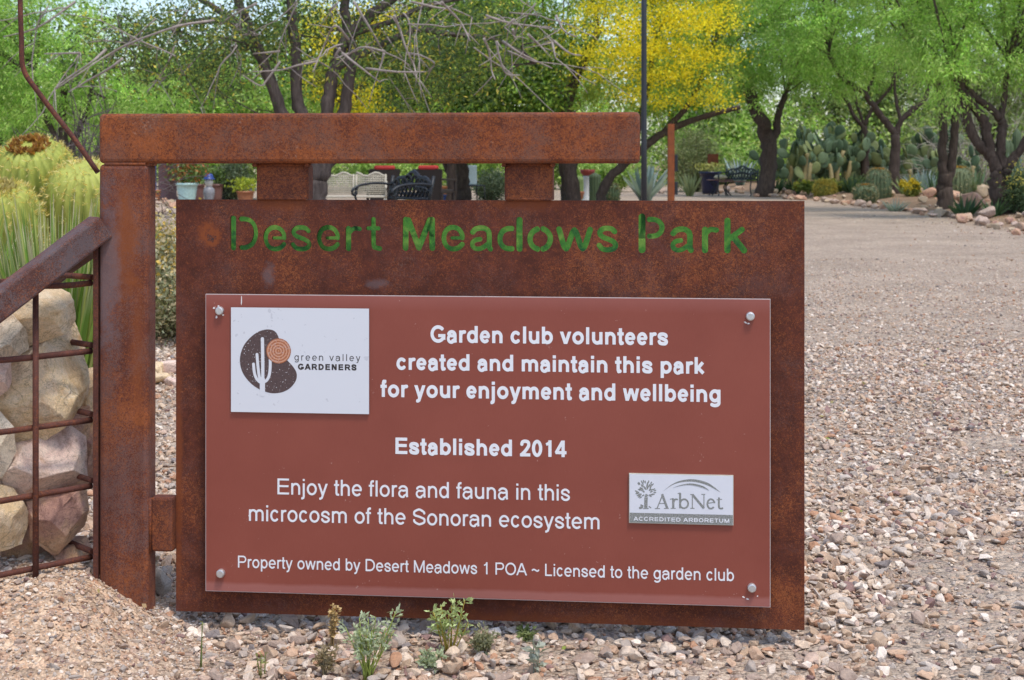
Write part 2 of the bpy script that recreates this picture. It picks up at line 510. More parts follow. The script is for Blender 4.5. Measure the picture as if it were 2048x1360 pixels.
ng = bpy.data.node_groups.new("scatter_stones", 'GeometryNodeTree')
ng.interface.new_socket("Geometry", in_out='INPUT', socket_type='NodeSocketGeometry')
ng.interface.new_socket("Geometry", in_out='OUTPUT', socket_type='NodeSocketGeometry')
gi = ng.nodes.new('NodeGroupInput'); go = ng.nodes.new('NodeGroupOutput')
iop = ng.nodes.new('GeometryNodeInstanceOnPoints')
ci = ng.nodes.new('GeometryNodeCollectionInfo'); ci.inputs[0].default_value = stone_col
ci.inputs["Separate Children"].default_value = True; ci.inputs["Reset Children"].default_value = True
def nattr(nm, ty):
    x = ng.nodes.new('GeometryNodeInputNamedAttribute'); x.data_type = ty; x.inputs[0].default_value = nm
    return x.outputs[0]
iop.inputs["Pick Instance"].default_value = True
ng.links.new(gi.outputs[0], iop.inputs["Points"]); ng.links.new(ci.outputs[0], iop.inputs["Instance"])
ng.links.new(nattr("pick", 'INT'), iop.inputs["Instance Index"])
ng.links.new(nattr("turn", 'FLOAT_VECTOR'), iop.inputs["Rotation"])
ng.links.new(nattr("size", 'FLOAT_VECTOR'), iop.inputs["Scale"])
ng.links.new(iop.outputs[0], go.inputs[0])

def scatter(name, pts, size, tilt=0.35):
    n = len(pts)
    me = bpy.data.meshes.new(name)
    me.vertices.add(n); me.vertices.foreach_set("co", np.asarray(pts, np.float32).ravel())
    a = me.attributes.new("pick", 'INT', 'POINT'); a.data.foreach_set("value", RNG.integers(0, 18, n).astype(np.int32))
    t = np.stack([RNG.normal(0, tilt, n), RNG.normal(0, tilt, n), RNG.uniform(0, 6.28, n)], 1)
    a = me.attributes.new("turn", 'FLOAT_VECTOR', 'POINT'); a.data.foreach_set("vector", t.astype(np.float32).ravel())
    s = np.asarray(size)[:, None] * np.exp(RNG.normal(0, 0.15, (n, 3)))
    a = me.attributes.new("size", 'FLOAT_VECTOR', 'POINT'); a.data.foreach_set("vector", s.astype(np.float32).ravel())
    me.materials.append(M_STONE)
    o = bpy.data.objects.new(name, me); COL.objects.link(o)
    md = o.modifiers.new("scatter", 'NODES'); md.node_group = ng
    return tag(o, kind="stuff")

def rand_area(n, y0, y1, kx=0.46, padx=0.25, x0=None):
    y = np.sqrt(RNG.uniform(y0 ** 2, y1 ** 2, n))
    x = RNG.uniform(-1, 1, n) * (kx * y + padx)
    return x, y

pts, siz = [], []
def lay(n, y0, y1, med, sig, lo, hi, keep=None, lift=0.25):
    x, y = rand_area(n, y0, y1)
    # mound keeps only its own fine grit
    m = (1 - sst(x + 0.35 * (y - 2.85), -0.75, -0.38)) * (1 - sst(y, 3.05, 3.3))
    ok = RNG.uniform(0, 1, len(x)) > m * 0.985
    if keep is not None: ok &= keep(x, y)
    pn = np.array([mnoise.noise((a * 1.3, b_ * .9, 3.0)) + .5 * mnoise.noise((a * 4, b_ * 3, 7.0)) for a, b_ in zip(x, y)])
    ok &= RNG.uniform(0, 1, len(x)) > .72 * sst(pn, .12, .5)
    x, y = x[ok], y[ok]
    s = np.clip(med * np.exp(RNG.normal(0, sig, len(x))), lo, hi) * 0.5
    z = gz(x, y) + s * RNG.uniform(0.0, lift * 2, len(x))
    pts.append(np.stack([x, y, z], 1)); siz.append(s)
lay(36000, 2.2, 4.2, 0.018, 0.45, 0.007, 0.055)
lay(3000, 2.2, 3.8, 0.036, 0.25, 0.027, 0.062, lift=0.35)
lay(70000, 4.2, 7.5, 0.018, 0.40, 0.008, 0.045)
lay(80000, 7.5, 14, 0.017, 0.35, 0.009, 0.032, keep=lambda x, y: RNG.uniform(0, 1, len(x)) > 0.8 * sst(y, 8, 13))
lay(16000, 12, 26, 0.022, 0.4, 0.012, 0.06, keep=lambda x, y: RNG.uniform(0, 1, len(x)) > (0.93 - .9 * sst(x - path_edge(y), -2.2, .3)))
gravel = scatter("gravel", np.concatenate(pts), np.concatenate(siz))
# gritty mound
n = 42000
x = RNG.uniform(-1.75, -0.25, n); y = RNG.uniform(2.05, 3.15, n)
m = (1 - sst(x + 0.35 * (y - 2.85), -0.72, -0.36)) * (1 - sst(y, 3.0, 3.2))
ok = RNG.uniform(0, 1, n) < m
x, y = x[ok], y[ok]
s = np.clip(0.0068 * np.exp(RNG.normal(0, 0.5, len(x))), 0.003, 0.034) * 0.5
mg = scatter("mound_gravel", np.stack([x, y, gz(x, y) + s * RNG.uniform(-0.2, 0.5, len(x))], 1), s)

# ------------------------------------------------------------------ stroke lettering (signed distance -> outline -> mesh)
def arc(cx, cy, rx, ry, a0, a1, n=18):
    t = np.radians(np.linspace(a0, a1, n))
    return [(cx + rx * math.cos(q), cy + ry * math.sin(q)) for q in t]

def sdf_loops(prims, h, clip=None):
    """prims: (points, half width, round caps?) -> closed outlines"""
    al = np.vstack([np.asarray(p[0], float) for p in prims])
    mw = max(p[1] for p in prims) + 3 * h
    lo, hi = al.min(0) - mw, al.max(0) + mw
    nx_, ny_ = int((hi[0] - lo[0]) / h) + 2, int((hi[1] - lo[1]) / h) + 2
    gx_, gy_ = lo[0] + np.arange(nx_) * h, lo[1] + np.arange(ny_) * h
    GX, GY = np.meshgrid(gx_, gy_)
    D = np.full(GX.shape, 1e3)
    for p, hw, rc in prims:
        p = np.asarray(p, float)
        for i in range(len(p) - 1):
            a, b_ = p[i], p[i + 1]
            L = np.linalg.norm(b_ - a)
            if L < 1e-9: continue
            t = (b_ - a) / L
            s_ = (GX - a[0]) * t[0] + (GY - a[1]) * t[1]
            q = np.abs(-(GX - a[0]) * t[1] + (GY - a[1]) * t[0])
            D = np.minimum(D, np.maximum(q - hw, np.maximum(-s_, s_ - L)))
        J = p if rc else p[1:-1]
        for j in J: D = np.minimum(D, np.hypot(GX - j[0], GY - j[1]) - hw)
    if clip:
        D = np.maximum(D, np.maximum(clip[0] - GY, GY - clip[1]))
    D[0], D[-1], D[:, 0], D[:, -1] = 1, 1, 1, 1
    D = np.where(np.abs(D) < 1e-9, 1e-9, D)
    I = D < 0
    nxt = {}
    pt = {}
    def edge(j, i, k):      # k=0: along x from (j,i); k=1: along y
        key = (j, i, k)
        if key not in pt:
            d0 = D[j, i]; d1 = D[j, i + 1] if k == 0 else D[j + 1, i]
            t = d0 / (d0 - d1)
            pt[key] = (gx_[i] + (h * t if k == 0 else 0), gy_[j] + (h * t if k == 1 else 0))
        return key
    code = I[:-1, :-1] * 1 + I[:-1, 1:] * 2 + I[1:, 1:] * 4 + I[1:, :-1] * 8
    tab = {1: [(3, 0)], 2: [(0, 1)], 3: [(3, 1)], 4: [(1, 2)], 5: [(3, 0), (1, 2)], 6: [(0, 2)], 7: [(3, 2)], 8: [(2, 3)], 9: [(2, 0)], 10: [(2, 3), (0, 1)], 11: [(2, 1)], 12: [(1, 3)], 13: [(1, 0)], 14: [(0, 3)]}
    for j, i in zip(*np.nonzero((code > 0) & (code < 15))):
        E_ = [(j, i, 0), (j, i + 1, 1), (j + 1, i, 0), (j, i, 1)]
        for a, b_ in tab[int(code[j, i])]:
            nxt[edge(*E_[a])] = edge(*E_[b_])
    loops = []
    while nxt:
        k0 = next(iter(nxt)); k = k0; lp = []
        while k in nxt:
            lp.append(pt[k]); k = nxt.pop(k)
        lp = np.array(lp)
        if len(lp) < 4: continue
        # drop nearly collinear points
        for _ in range(2):
            a, c_ = np.roll(lp, 1, 0), np.roll(lp, -1, 0)
            cr = np.abs((lp[:, 0] - a[:, 0]) * (c_[:, 1] - a[:, 1]) - (lp[:, 1] - a[:, 1]) * (c_[:, 0] - a[:, 0])) / (np.linalg.norm(c_ - a, axis=1) + 1e-9)
            keep = cr > 0.012 * h
            keep[::3] = True
            if keep.sum() < 4: break
            keep2 = keep | (np.arange(len(lp)) % 2 == 0)
            lp = lp[keep2]
        loops.append(lp)
    return loops

def loops_mesh(loops, thick):
    """2D outlines (holes even-odd) -> arrays, extruded +-thick/2; curve xy, extrusion z"""
    cu = bpy.data.curves.new("outline", 'CURVE'); cu.dimensions = '2D'; cu.fill_mode = 'BOTH'
    cu.extrude = thick * 100
    for lp in loops:
        sp = cu.splines.new('POLY'); sp.points.add(len(lp) - 1)
        buf = np.ones((len(lp), 4)); buf[:, :2] = lp * 200; buf[:, 2] = 0
        sp.points.foreach_set("co", buf.ravel()); sp.use_cyclic_u = True
    ob = bpy.data.objects.new("outline", cu); COL.objects.link(ob)
    dg = bpy.context.evaluated_depsgraph_get(); dg.update()
    me = bpy.data.meshes.new_from_object(ob.evaluated_get(dg))
    v = np.empty(len(me.vertices) * 3); me.vertices.foreach_get("co", v)
    fs = {}
    for p in me.polygons: fs.setdefault(p.loop_total, []).append(list(p.vertices))
    bpy.data.objects.remove(ob); bpy.data.curves.remove(cu); bpy.data.meshes.remove(me)
    return v.reshape(-1, 3) / 200, fs

XH = 0.725
ADV_R = dict(a=556, b=556, c=500, d=556, e=556, f=278, g=556, h=556, i=222, j=222, k=500, l=222, m=833, n=556, o=556, p=556, r=333, s=500, t=278, u=556, v=500, w=722, y=500, E=667, S=667, P=667, D=722, M=833, O=778, A=667, L=556, G=778, N=722, R=722, C=722, I=278, T=611, B=667, U=722)
ADV_B = dict(ADV_R, b=611, c=556, d=611, f=333, g=611, h=611, i=278, j=278, k=556, l=278, m=889, n=611, o=611, p=611, r=389, s=556, t=333, u=611, v=556, w=778, y=556)
for dct in (ADV_R, ADV_B):
    for q in "0124": dct[q] = 556
    dct[' '] = 278; dct['~'] = 584

def glyph(ch, A, q):
    """strokes of a plain grotesque letter; cap height 1; q half stem. returns [(pts, hw, round)], clip"""
    sb = 0.085
    l, r = sb + q, A - sb - q
    ol, orr = 0.05 + q, A - 0.05 - q
    cx = A / 2; t = q * 0.9
    S = []; clip = None
    def s(pts, hw=None, rc=False): S.append((pts, hw or q, rc))
    X = XH
    def ring(x0, x1, y0, y1, a0=0, a1=360):
        return arc((x0 + x1) / 2, (y0 + y1) / 2, (x1 - x0) / 2, (y1 - y0) / 2, a0, a1, 28)
    if ch in 'nhmru':
        if ch in 'nhm r':
            s([(l, 0), (l, 1.0 if ch == 'h' else X)])
        if ch in 'nh':
            s(arc((l + r) / 2, X - t - 0.24, (r - l) / 2, 0.25, 165, 0) + [(r, 0)])
        if ch == 'm':
            w2 = (r - l) / 2
            for k in (0, 1):
                s(arc(l + w2 * (k + .5), X - t - 0.2, w2 / 2, 0.21, 165, 0) + [(l + w2 * (k + 1), 0)])
        if ch == 'r':
            rx = (A - .03 - q * .3 - l) / 1.342; s(arc(l + rx, X - t - 0.23, rx, 0.24, 170, 70, 10))
        if ch == 'u':
            s([(r, X), (r, 0)]); s([(l, X)] + arc((l + r) / 2, t + 0.22, (r - l) / 2, 0.23, 180, 345))
    elif ch in 'obdpgceq':
        x0, x1 = ol, orr
        if ch in 'bp': x0, x1 = l, orr
        if ch in 'dg': x0, x1 = ol, r
        y0, y1 = t - 0.012, X - t + 0.012
        if ch == 'c': s(ring(x0, x1 + .01, y0, y1, 38, 322))
        elif ch == 'e':
            s(ring(x0, x1, y0, y1, 0, 318)); s([(x0, X * .5), (x1 + q * .6, X * .5)], t * .85)
        else: s(ring(x0, x1, y0, y1))
        if ch == 'b': s([(l, 0), (l, 1)])
        if ch == 'd': s([(r, 0), (r, 1)])
        if ch == 'p': s([(l, -.28), (l, X)])
        if ch == 'g': s([(r, X), (r, -.05)] + arc((x0 + r) / 2, -.05, (r - x0) / 2, .24 - t, 0, -150, 14)[1:])
    elif ch == 'a':
        s(arc((ol + r) / 2, X - t - .2, (r - ol) / 2, .21, 165, 0) + [(r, 0.12), (r + .02, 0)])
        s([(r, X * .60), (cx, X * .55)] + arc((ol + r) / 2 - .03, .2 + t * .3, (r - ol) / 2 - .02, .2 - t * .3 + .035, 110, 290) + [(cx + .04, t + .02), (r, .2)], t)
    elif ch in 'sS':
        H = X if ch == 's' else 1.0
        y0, y1 = t - .012, H - t + .012
        m_ = H / 2
        p = [(orr - .01, H * .70), (orr - .05, H * .81), (cx + .07, y1 - .01), (cx - .06, y1), (ol + .05, H * .84), (ol + .01, H * .72), (ol + .06, m_ + .10 * H), (cx, m_ + .01), (orr - .05, m_ - .11 * H), (orr, H * .27), (orr - .05, H * .14), (cx + .06, y0), (cx - .07, y0 + .01), (ol + .05, H * .18), (ol, H * .32)]
        s([tuple(x) for x in smooth_line(p, 5)])
    elif ch in 'ilj':
        c_ = A / 2
        if ch == 'j':
            s([(c_, X), (c_, -.1)] + [(c_ - .02, -.19), (c_ - .09, -.225), (c_ - .17, -.215)])
        else: s([(c_, 0), (c_, 1 if ch == 'l' else X)])
        if ch in 'ij': s([(c_, 1 - max(.13, q * 1.8)), (c_, 1)])
    elif ch == 't':
        c_ = A / 2 - .01
        s([(c_, .96), (c_, .16), (c_ + .03, .07), (c_ + .12, t * .95), (c_ + .17, t)]); s([(0.02, X - t), (A - .03, X - t)], t)
    elif ch == 'f':
        c_ = A / 2 - .02
        s([(c_, 0), (c_, .82), (c_ + .03, .92), (c_ + .1, 1 - t + .01), (c_ + .19, 1 - t)]); s([(0.02, X - t), (A - .02, X - t)], t)
    elif ch in 'vyw':
        if ch == 'w':
            xs = [.02 + q, A * .27, A * .5, A * .73, A - .02 - q]; ys = [X, 0, X, 0, X]
            for k in range(4):
                a, b_ = np.array([xs[k], ys[k]]), np.array([xs[k + 1], ys[k + 1]]); d = (b_ - a) * .08
                s([a - d, b_ + d], q * .95)
            clip = (0, X)
        else:
            a, c_, b_ = np.array([.02 + q, X]), np.array([cx, 0.0]), np.array([A - .02 - q, X])
            if ch == 'v':
                s([a - (c_ - a) * .1, c_ + (c_ - a) * .06]); s([b_ - (c_ - b_) * .1, c_ + (c_ - b_) * .06]); clip = (0, X)
            else:
                s([a - (c_ - a) * .1, c_]); d = c_ - b_
                s([b_ - d * .1, c_ + d * .22, (c_ + d * .3) + np.array([-.07, 0]), (c_ + d * .31) + np.array([-.15, .0])]); clip = (-.3, X)
    elif ch == 'k':
        s([(l, 0), (l, 1)]); s([(l, .2), (A - .03, X + .12)]); 
        s([(l + .12, .36), (A - .0 - q * .3, -.06)])
        S2 = S[1:]; return [(S[0], (0, 1)), (S2, (0, X))], 'multi'
    elif ch in 'ELFT':
        if ch != 'T': s([(l, 0), (l, 1)])
        if ch in 'EL': s([(l, t), (A - .06, t)], t)
        if ch == 'E': s([(l, 1 - t), (A - .07, 1 - t)], t); s([(l, .52), (A - .1, .52)], t)
        if ch == 'T': s([(cx, 0), (cx, 1)]); s([(.03, 1 - t), (A - .03, 1 - t)], t)
    elif ch == 'I': s([(cx, 0), (cx, 1)])
    elif ch in 'PRBD':
        s([(l, 0), (l, 1)])
        if ch == 'D':
            s([(l, 1 - t), (A * .45, 1 - t)] + arc(A * .45, .5, orr - A * .45, .5 - t, 90, -90, 24) + [(l, t)])
        else:
            ym = .46 if ch != 'B' else .52; xr = orr - (.02 if ch == 'B' else 0)
            ry = (1 - t - ym) / 2
            s([(l, 1 - t), (xr - ry, 1 - t)] + arc(xr - ry, ym + ry, ry, ry, 90, -90, 16) + [(l, ym)], t)
            if ch == 'B':
                ry = (ym - t) / 2
                s([(l, ym), (orr - ry, ym)] + arc(orr - ry, t + ry, ry, ry, 90, -90, 16) + [(l, t)], t)
            if ch == 'R': s([(A * .5, ym), (A * .62, ym - .05), (A - .04 - q * .4, -.03)]); clip = (0, 1)
    elif ch in 'OCG0':
        x0, x1, y0, y1 = ol, orr, t - .012, 1 - t + .012
        if ch in 'O0': s(ring(x0, x1, y0, y1))
        else: s(ring(x0, x1 + .02, y0, y1, 38, 322 if ch == 'C' else 335))
        if ch == 'G': s([(orr, .16), (orr, .5)]); s([(cx + .02, .5 - t), (orr + q, .5 - t)], t)
    elif ch == 'U': s([(l, 1)] + arc(cx, .36, (r - l) / 2, .36 - t, 180, 360) + [(r, 1)])
    elif ch in 'MNA':
        if ch == 'M':
            s([(l, 0), (l, 1)]); s([(r, 0), (r, 1)]); s([(l - .02, 1.05), (cx, 0.02), (r + .02, 1.05)], q * .95)
        elif ch == 'N': s([(l, 0), (l, 1)]); s([(r, 0), (r, 1)]); s([(l - .02, 1.04), (r + .02, -.04)])
        else:
            s([(q * .6 - .02, -.06), (cx, 1.0 + .02)]); s([(A - q * .6 + .02, -.06), (cx, 1.02)]); s([(A * .24, .32), (A * .76, .32)], t)
        clip = (0, 1)
    elif ch == '1': s([(cx + .06, 0), (cx + .06, 1)]); s([(cx + .07, .93), (cx - .04, .81), (cx - .19, .74)], q * .8)
    elif ch == '2':
        p = [(ol + .01, .70), (ol + .06, .87), (cx, 1 - t + .012), (orr - .05, .87), (orr, .70), (orr - .08, .52), (cx - .02, .30), (ol + .06, .16), (ol + .02, .08)]
        s([tuple(x) for x in smooth_line(p, 5)]); s([(ol - q, t), (A - .05, t)], t)
    elif ch == '4':
        x_ = A * .68; s([(x_, 0), (x_, 1)]); s([(.03, .27), (A - .03, .27)], t); s([(.06, .24), (x_ + .02, 1.04)], q * .95); clip = (0, 1)
    elif ch == '~':
        p = [(.1, .42), (.2, .5), (.32, .5), (.5, .4), (.62, .39), (.72, .48)]
        s([tuple(x) for x in smooth_line(p, 4)], q * .9)
    return S, clip

GC = {}
def text_loops(txt, u0, u1, z, cap, q, adv, track=0.0, h=None):
    """outlines of a line of text: left edge u0, right edge u1, baseline z, cap height"""
    h = h or 1 / 72
    x = 0.0; out = []
    for ch in txt:
        A = adv[ch] / 716
        if ch != ' ':
            key = (ch, round(A, 3), round(q, 4))
            if key not in GC:
                S, clip = glyph(ch, A, q)
                if clip == 'multi':
                    # k : clip the arms, keep the stem
                    L_ = []
                    Sx = [S[0][0]] + [(p, w, rc) for p, w, rc in S[1][0]]
                    arms = []
                    for p, w, rc in S[1][0]:
                        p = np.array(p, float); d = p[1] - p[0]
                        for e_ in (1,):
                            if p[e_, 1] > XH: p[e_] = p[0] + d * ((XH - w * .35 - p[0, 1]) / d[1])
                            if p[e_, 1] < 0: p[e_] = p[0] + d * ((w * .3 - p[0, 1]) / d[1])
                        arms.append((p, w, rc))
                    GC[key] = sdf_loops([S[0][0]] + arms, h)
                else: GC[key] = sdf_loops(S, h, clip)
            out += [lp + np.array([x, 0]) for lp in GC[key]]
        x += A + track
    al = np.vstack(out)
    a0, a1 = al[:, 0].min(), al[:, 0].max()
    k = (u1 - u0) / (a1 - a0)
    return [np.stack([(lp[:, 0] - a0) * k + u0, lp[:, 1] * cap + z], 1) for lp in out]

# a few fallen leaves and bits of green on the gravel
n = 240; x, y = rand_area(n, 2.35, 7.5); mbl = MB()
leaves(mbl, np.stack([x, y, gz(x, y) + .012], 1), unit(n) * [1, 1, .18], RNG.uniform(.012, .03, n), RNG.uniform(.005, .011, n), pick_cols(n, [(.30, .36, .08), (.36, .24, .12), (.26, .17, .10), (.45, .38, .16)]))
tag(mbl.build("fallen_leaves", leafmat("litter", .2)), kind="stuff")
# ------------------------------------------------------------------ the sign
TH = math.radians(5.4); cT, sT = math.cos(TH), math.sin(TH); SY = 2.84
def S(px, py, n=0.0):
    k = (px - 1024) / F
    u = (k * (SY + n * cT) - n * sT) / (cT + k * sT)
    y = SY - u * sT + n * cT
    return u, CH - (py - HZ) / F * y
def S2W(u, n, z):
    return np.array([u * cT + n * sT, SY - u * sT + n * cT, z])
def srect(pl, pt, pr, pb, n=0.0):
    """pixel rectangle -> u0,u1,z0,z1 on the plane n (corner pixels given as 4 numbers or pairs)"""
    f2 = lambda v: (v, v) if np.ndim(v) == 0 else v
    L, T, R, B = f2(pl), f2(pt), f2(pr), f2(pb)
    c = [S(L[0], T[0], n), S(R[0], T[1], n), S(L[1], B[0], n), S(R[1], B[1], n)]
    return (c[0][0] + c[2][0]) / 2, (c[1][0] + c[3][0]) / 2, (c[2][1] + c[3][1]) / 2, (c[0][1] + c[1][1]) / 2

sign = empty("park_sign", (0, SY, 0), "large rusted steel park sign with green cut-out name and a bolted brown board", "sign", rz=-TH)
def sp(mb, name, mats, parent=sign): return mb.build(name, mats, parent, local=True)

NF = -0.030          # front face of tube steel
pu0, pu1, pz0, pz1 = srect((355, 349), (399, 402), (1608, 1610), (1222, 1260))
bu0, bu1, bz0, bz1 = srect((197, 197), (226, 225), (1280, 1280), (326, 328), NF)
qu0, qu1 = S(197, 700, NF)[0], S(296, 700, NF)[0]
ju = [(S(513, 360)[0], S(617, 360)[0]), (S(1009, 360)[0], S(1106, 360)[0])]

M_BEAM = rustmat("rust_beam", o_amt=0.62, g_amt=0.55, base=(0.120, 0.030, 0.013), orange=(0.31, 0.080, 0.016), grey=(0.15, 0.075, 0.055), streak=0.22, pale=0.4, seed=1.3)
M_POST = rustmat("rust_post", o_amt=0.55, g_amt=0.62, base=(0.110, 0.030, 0.018), streak=0.45, pale=0.12, seed=4.1,
                 stains=[(S(262, 470)[0], S(262, 480)[1], (.028, .15), .75, 'o'), (S(225, 540)[0], S(225, 540)[1], (.03, .17), .6, 'grey'), (S(285, 640)[0], S(285, 700)[1], (.018, .2), .5, 'o')])
ss = [S(416, 468), S(1060, 408), (S(1400, 440)), S(560, 408), S(538, 550), S(755, 568), S(900, 400)]
M_PANEL = rustmat("rust_panel", o_amt=0.42, g_amt=0.30, base=(0.092, 0.023, 0.0125), orange=(0.22, 0.055, 0.015), grey=(0.13, 0.068, 0.06), streak=0.25, pale=0.12, seed=8.2,
                  stains=[(ss[0][0], ss[0][1], (.024, .024), .95, 'ring'), (ss[1][0], ss[1][1], (.075, .016), .8, 'o'), (ss[3][0], ss[3][1], (.075, .018), .7, 'o'), (ss[4][0], ss[4][1], (.016, .026), .45, 'grey'), (ss[5][0], ss[5][1], (.024, .010), .4, 'grey'),
                          (S(358, 1000)[0], .3, (.008, .3), .7, 'o'), (0.0, pz0, (.7, .022), .55, 'o'), (S(1050, 497)[0], S(1050, 500)[1], (.004, .004), .9, 'o')])
M_STUB = rustmat("rust_stub", o_amt=0.5, g_amt=0.2, base=(0.10, 0.029, 0.017), streak=0.2, seed=2.7)

m = MB(); box(m, (qu0, NF, -0.06), (qu1, NF + .052, bz0 - .0015), bevel=.009, seg=3)
post = sp(m, "post", M_POST)
m = MB(); box(m, (bu0, NF - .001, bz0), (bu1, NF + .051, bz1), bevel=.009, seg=3)
# weld bead under the joint
tube(m, [(qu0 + .012, NF + .004, bz0 - .001), (qu1 - .006, NF + .004, bz0 - .001)], .004, 6)
tube(m, [(qu1 - .001, NF + .006, bz0 - .001), (qu1 - .001, NF + .046, bz0 - .001)], .005, 6)
beam = sp(m, "beam", M_BEAM)
for u0, u1 in ju:
    m = MB(); bm = bmesh.new(); bmesh.ops.create_cube(bm, size=1)
    for v in bm.verts: v.co = Vector((u0 + (u1 - u0) * (v.co.x + .5), -.005 + .05 * (v.co.y + .5), pz1 + .0008 + (bz0 - .002 - pz1) * (v.co.z + .5)))
    zm = min(v.co.z for v in bm.verts) + .001
    bmesh.ops.bevel(bm, geom=[e_ for e_ in bm.edges if not all(v.co.z < zm for v in e_.verts)], offset=.007, segments=3, profile=.5, affect='EDGES')
    m.addm(bm); bm.free()
    tube(m, [(u0 + .003, -.003, pz1 + .002), (u1 - .003, -.003, pz1 + .002)], .0028, 6, wob=.2)
    tube(m, [(u0 + .004, -.003, bz0 - .002), (u1 - .004, -.003, bz0 - .002)], .004, 6)
    for q in (u0, u1): tube(m, [(q, NF + .012, bz0 - .003), (q, NF + .044, bz0 - .003)], .0045, 6)
    sp(m, "hanger_tube", M_STUB)
lu0, lu1, lz0, lz1 = srect(300, 991, 356, 1099, 0)
m = MB(); box(m, (qu1 + .0008, NF + .010, lz0), (pu0 - .0005, NF + .045, lz1), bevel=.005)
tube(m, [(qu1 + .001, NF + .01, lz0), (qu1 + .001, NF + .01, lz1)], .004, 6, wob=.15)
sp(m, "side_link", M_STUB)

# stencilled name, stroke centre lines read from the photo (pixels)
def st(sc, ox, oy, pts): return [(ox + x / sc, oy + y / sc) for x, y in pts]
s3 = lambda *p: st(5.851, 450, 420, p)
s4 = lambda *p: st(4.452, 790, 420, p)
s5 = lambda *p: st(7.585, 1250, 420, p)
sh = lambda pts, dx, dy: [(x + dx, y + dy) for x, y in pts]
e_ring = s3((688, 328), (684, 285), (655, 235), (605, 207), (548, 208), (502, 238), (477, 290), (474, 350), (492, 405), (532, 445), (590, 457), (648, 440), (688, 402))
e_bar = s3((568, 328), (696, 328))
s_cur = s3((972, 245), (940, 215), (890, 205), (835, 213), (800, 248), (808, 285), (850, 315), (920, 342), (972, 375), (983, 415), (950, 448), (890, 458), (830, 446), (792, 405))
a_top = s4((690, 198), (718, 170), (768, 160), (812, 172), (837, 210), (838, 320), (848, 347))
a_bow = s4((757, 260), (716, 268), (690, 290), (690, 322), (716, 344), (765, 342), (832, 300))
letters = [
    [(s3((95, 100), (95, 442)), 6.1, 1)],
    [(s3((172, 105), (235, 107), (290, 125), (330, 165), (352, 220), (358, 272), (350, 330), (325, 385), (285, 420), (235, 440), (180, 440)), 5.1, 0)],
    [(e_ring, 5.1, 1), (e_bar, 3.4, 1)],
    [(s_cur, 5.0, 1)],
    [(sh(e_ring, 107.1, 0), 5.1, 1), (sh(e_bar, 107.1, 0), 3.4, 1)],
    [(s3((1442, 220), (1442, 450)), 6.0, 1), (s3((1460, 255), (1510, 217), (1575, 222)), 4.7, 1)],
    [(s3((1735, 112), (1737, 400), (1760, 440), (1810, 452)), 5.2, 1), (s3((1672, 215), (1795, 215)), 4.2, 1)],
    [(s4((95, 88), (92, 338)), 6.4, 1), (s4((118, 92), (210, 335)), 6.4, 1), (s4((308, 92), (210, 335)), 6.4, 1), (s4((328, 88), (330, 338)), 6.4, 1)],
    [(sh(e_ring, 356.6, 0), 5.3, 1), (sh(e_bar, 356.6, 0), 3.5, 1)],
    [(a_top, 5.6, 1), (a_bow, 4.9, 1)],
    [(s4((1107, 90), (1107, 345)), 6.5, 1)],
    [(s4((1048, 165), (1000, 168), (958, 190), (936, 235), (936, 285), (960, 325), (1000, 344), (1050, 345)), 5.6, 0)],
    [(s4((1275, 166), (1232, 190), (1205, 230), (1204, 285), (1232, 330), (1278, 352)), 5.7, 0)],
    [(s4((1310, 164), (1352, 190), (1380, 232), (1378, 285), (1350, 330), (1308, 352)), 5.7, 0)],
    [(s4((1460, 172), (1522, 345), (1597, 180), (1670, 345), (1738, 175)), 5.9, 1)],
    [(sh(s_cur, 613.0, 1.6), 5.4, 1)],
    [(s5((258, 105), (258, 605)), 6.9, 1)],
    [(s5((352, 145), (430, 145), (500, 165), (548, 215), (562, 270), (545, 330), (495, 378), (430, 396), (352, 397)), 5.2, 0)],
    [(sh(a_top, 401.6, 2.5), 5.8, 1), (sh(a_bow, 401.6, 2.5), 5.0, 1)],
    [(s5((1215, 300), (1215, 610)), 6.3, 1), (s5((1245, 335), (1300, 297), (1388, 305)), 5.4, 1)],
    [(s5((1555, 165), (1555, 612)), 6.4, 1), (s5((1580, 445), (1775, 300)), 5.8, 1), (s5((1650, 415), (1808, 615)), 6.2, 1)],
]
loops = []
for L in letters:
    pr = []
    for p, hw, rc in L:
        q = np.array([S(x, y) for x, y in p])
        if len(q) > 2: q = smooth_line(q, 5)
        pr.append((q, hw * 0.001 * 0.985, bool(rc)))
    loops += sdf_loops(pr, 0.0008)
frame = np.array([(pu0, pz0), (pu1, pz0), (pu1, pz1), (pu0, pz1)])
def add_loops(mb, lps, thick, n_front, col=(1, 1, 1), mi=0):
    v, fs = loops_mesh(lps, thick)
    w = np.stack([v[:, 0], -(v[:, 2] - thick / 2) + n_front, v[:, 1]], 1)
    first = True; base = mb.n
    for k, fl in fs.items():
        if first: mb.add(w, fl, col, False, mi); first = False
        else: mb.f.append((np.array(fl, dtype=np.int32) + base, False, mi))
m = MB(); add_loops(m, [frame] + loops, .007, 0.0)
panel = sp(m, "cutout_panel", M_PANEL)
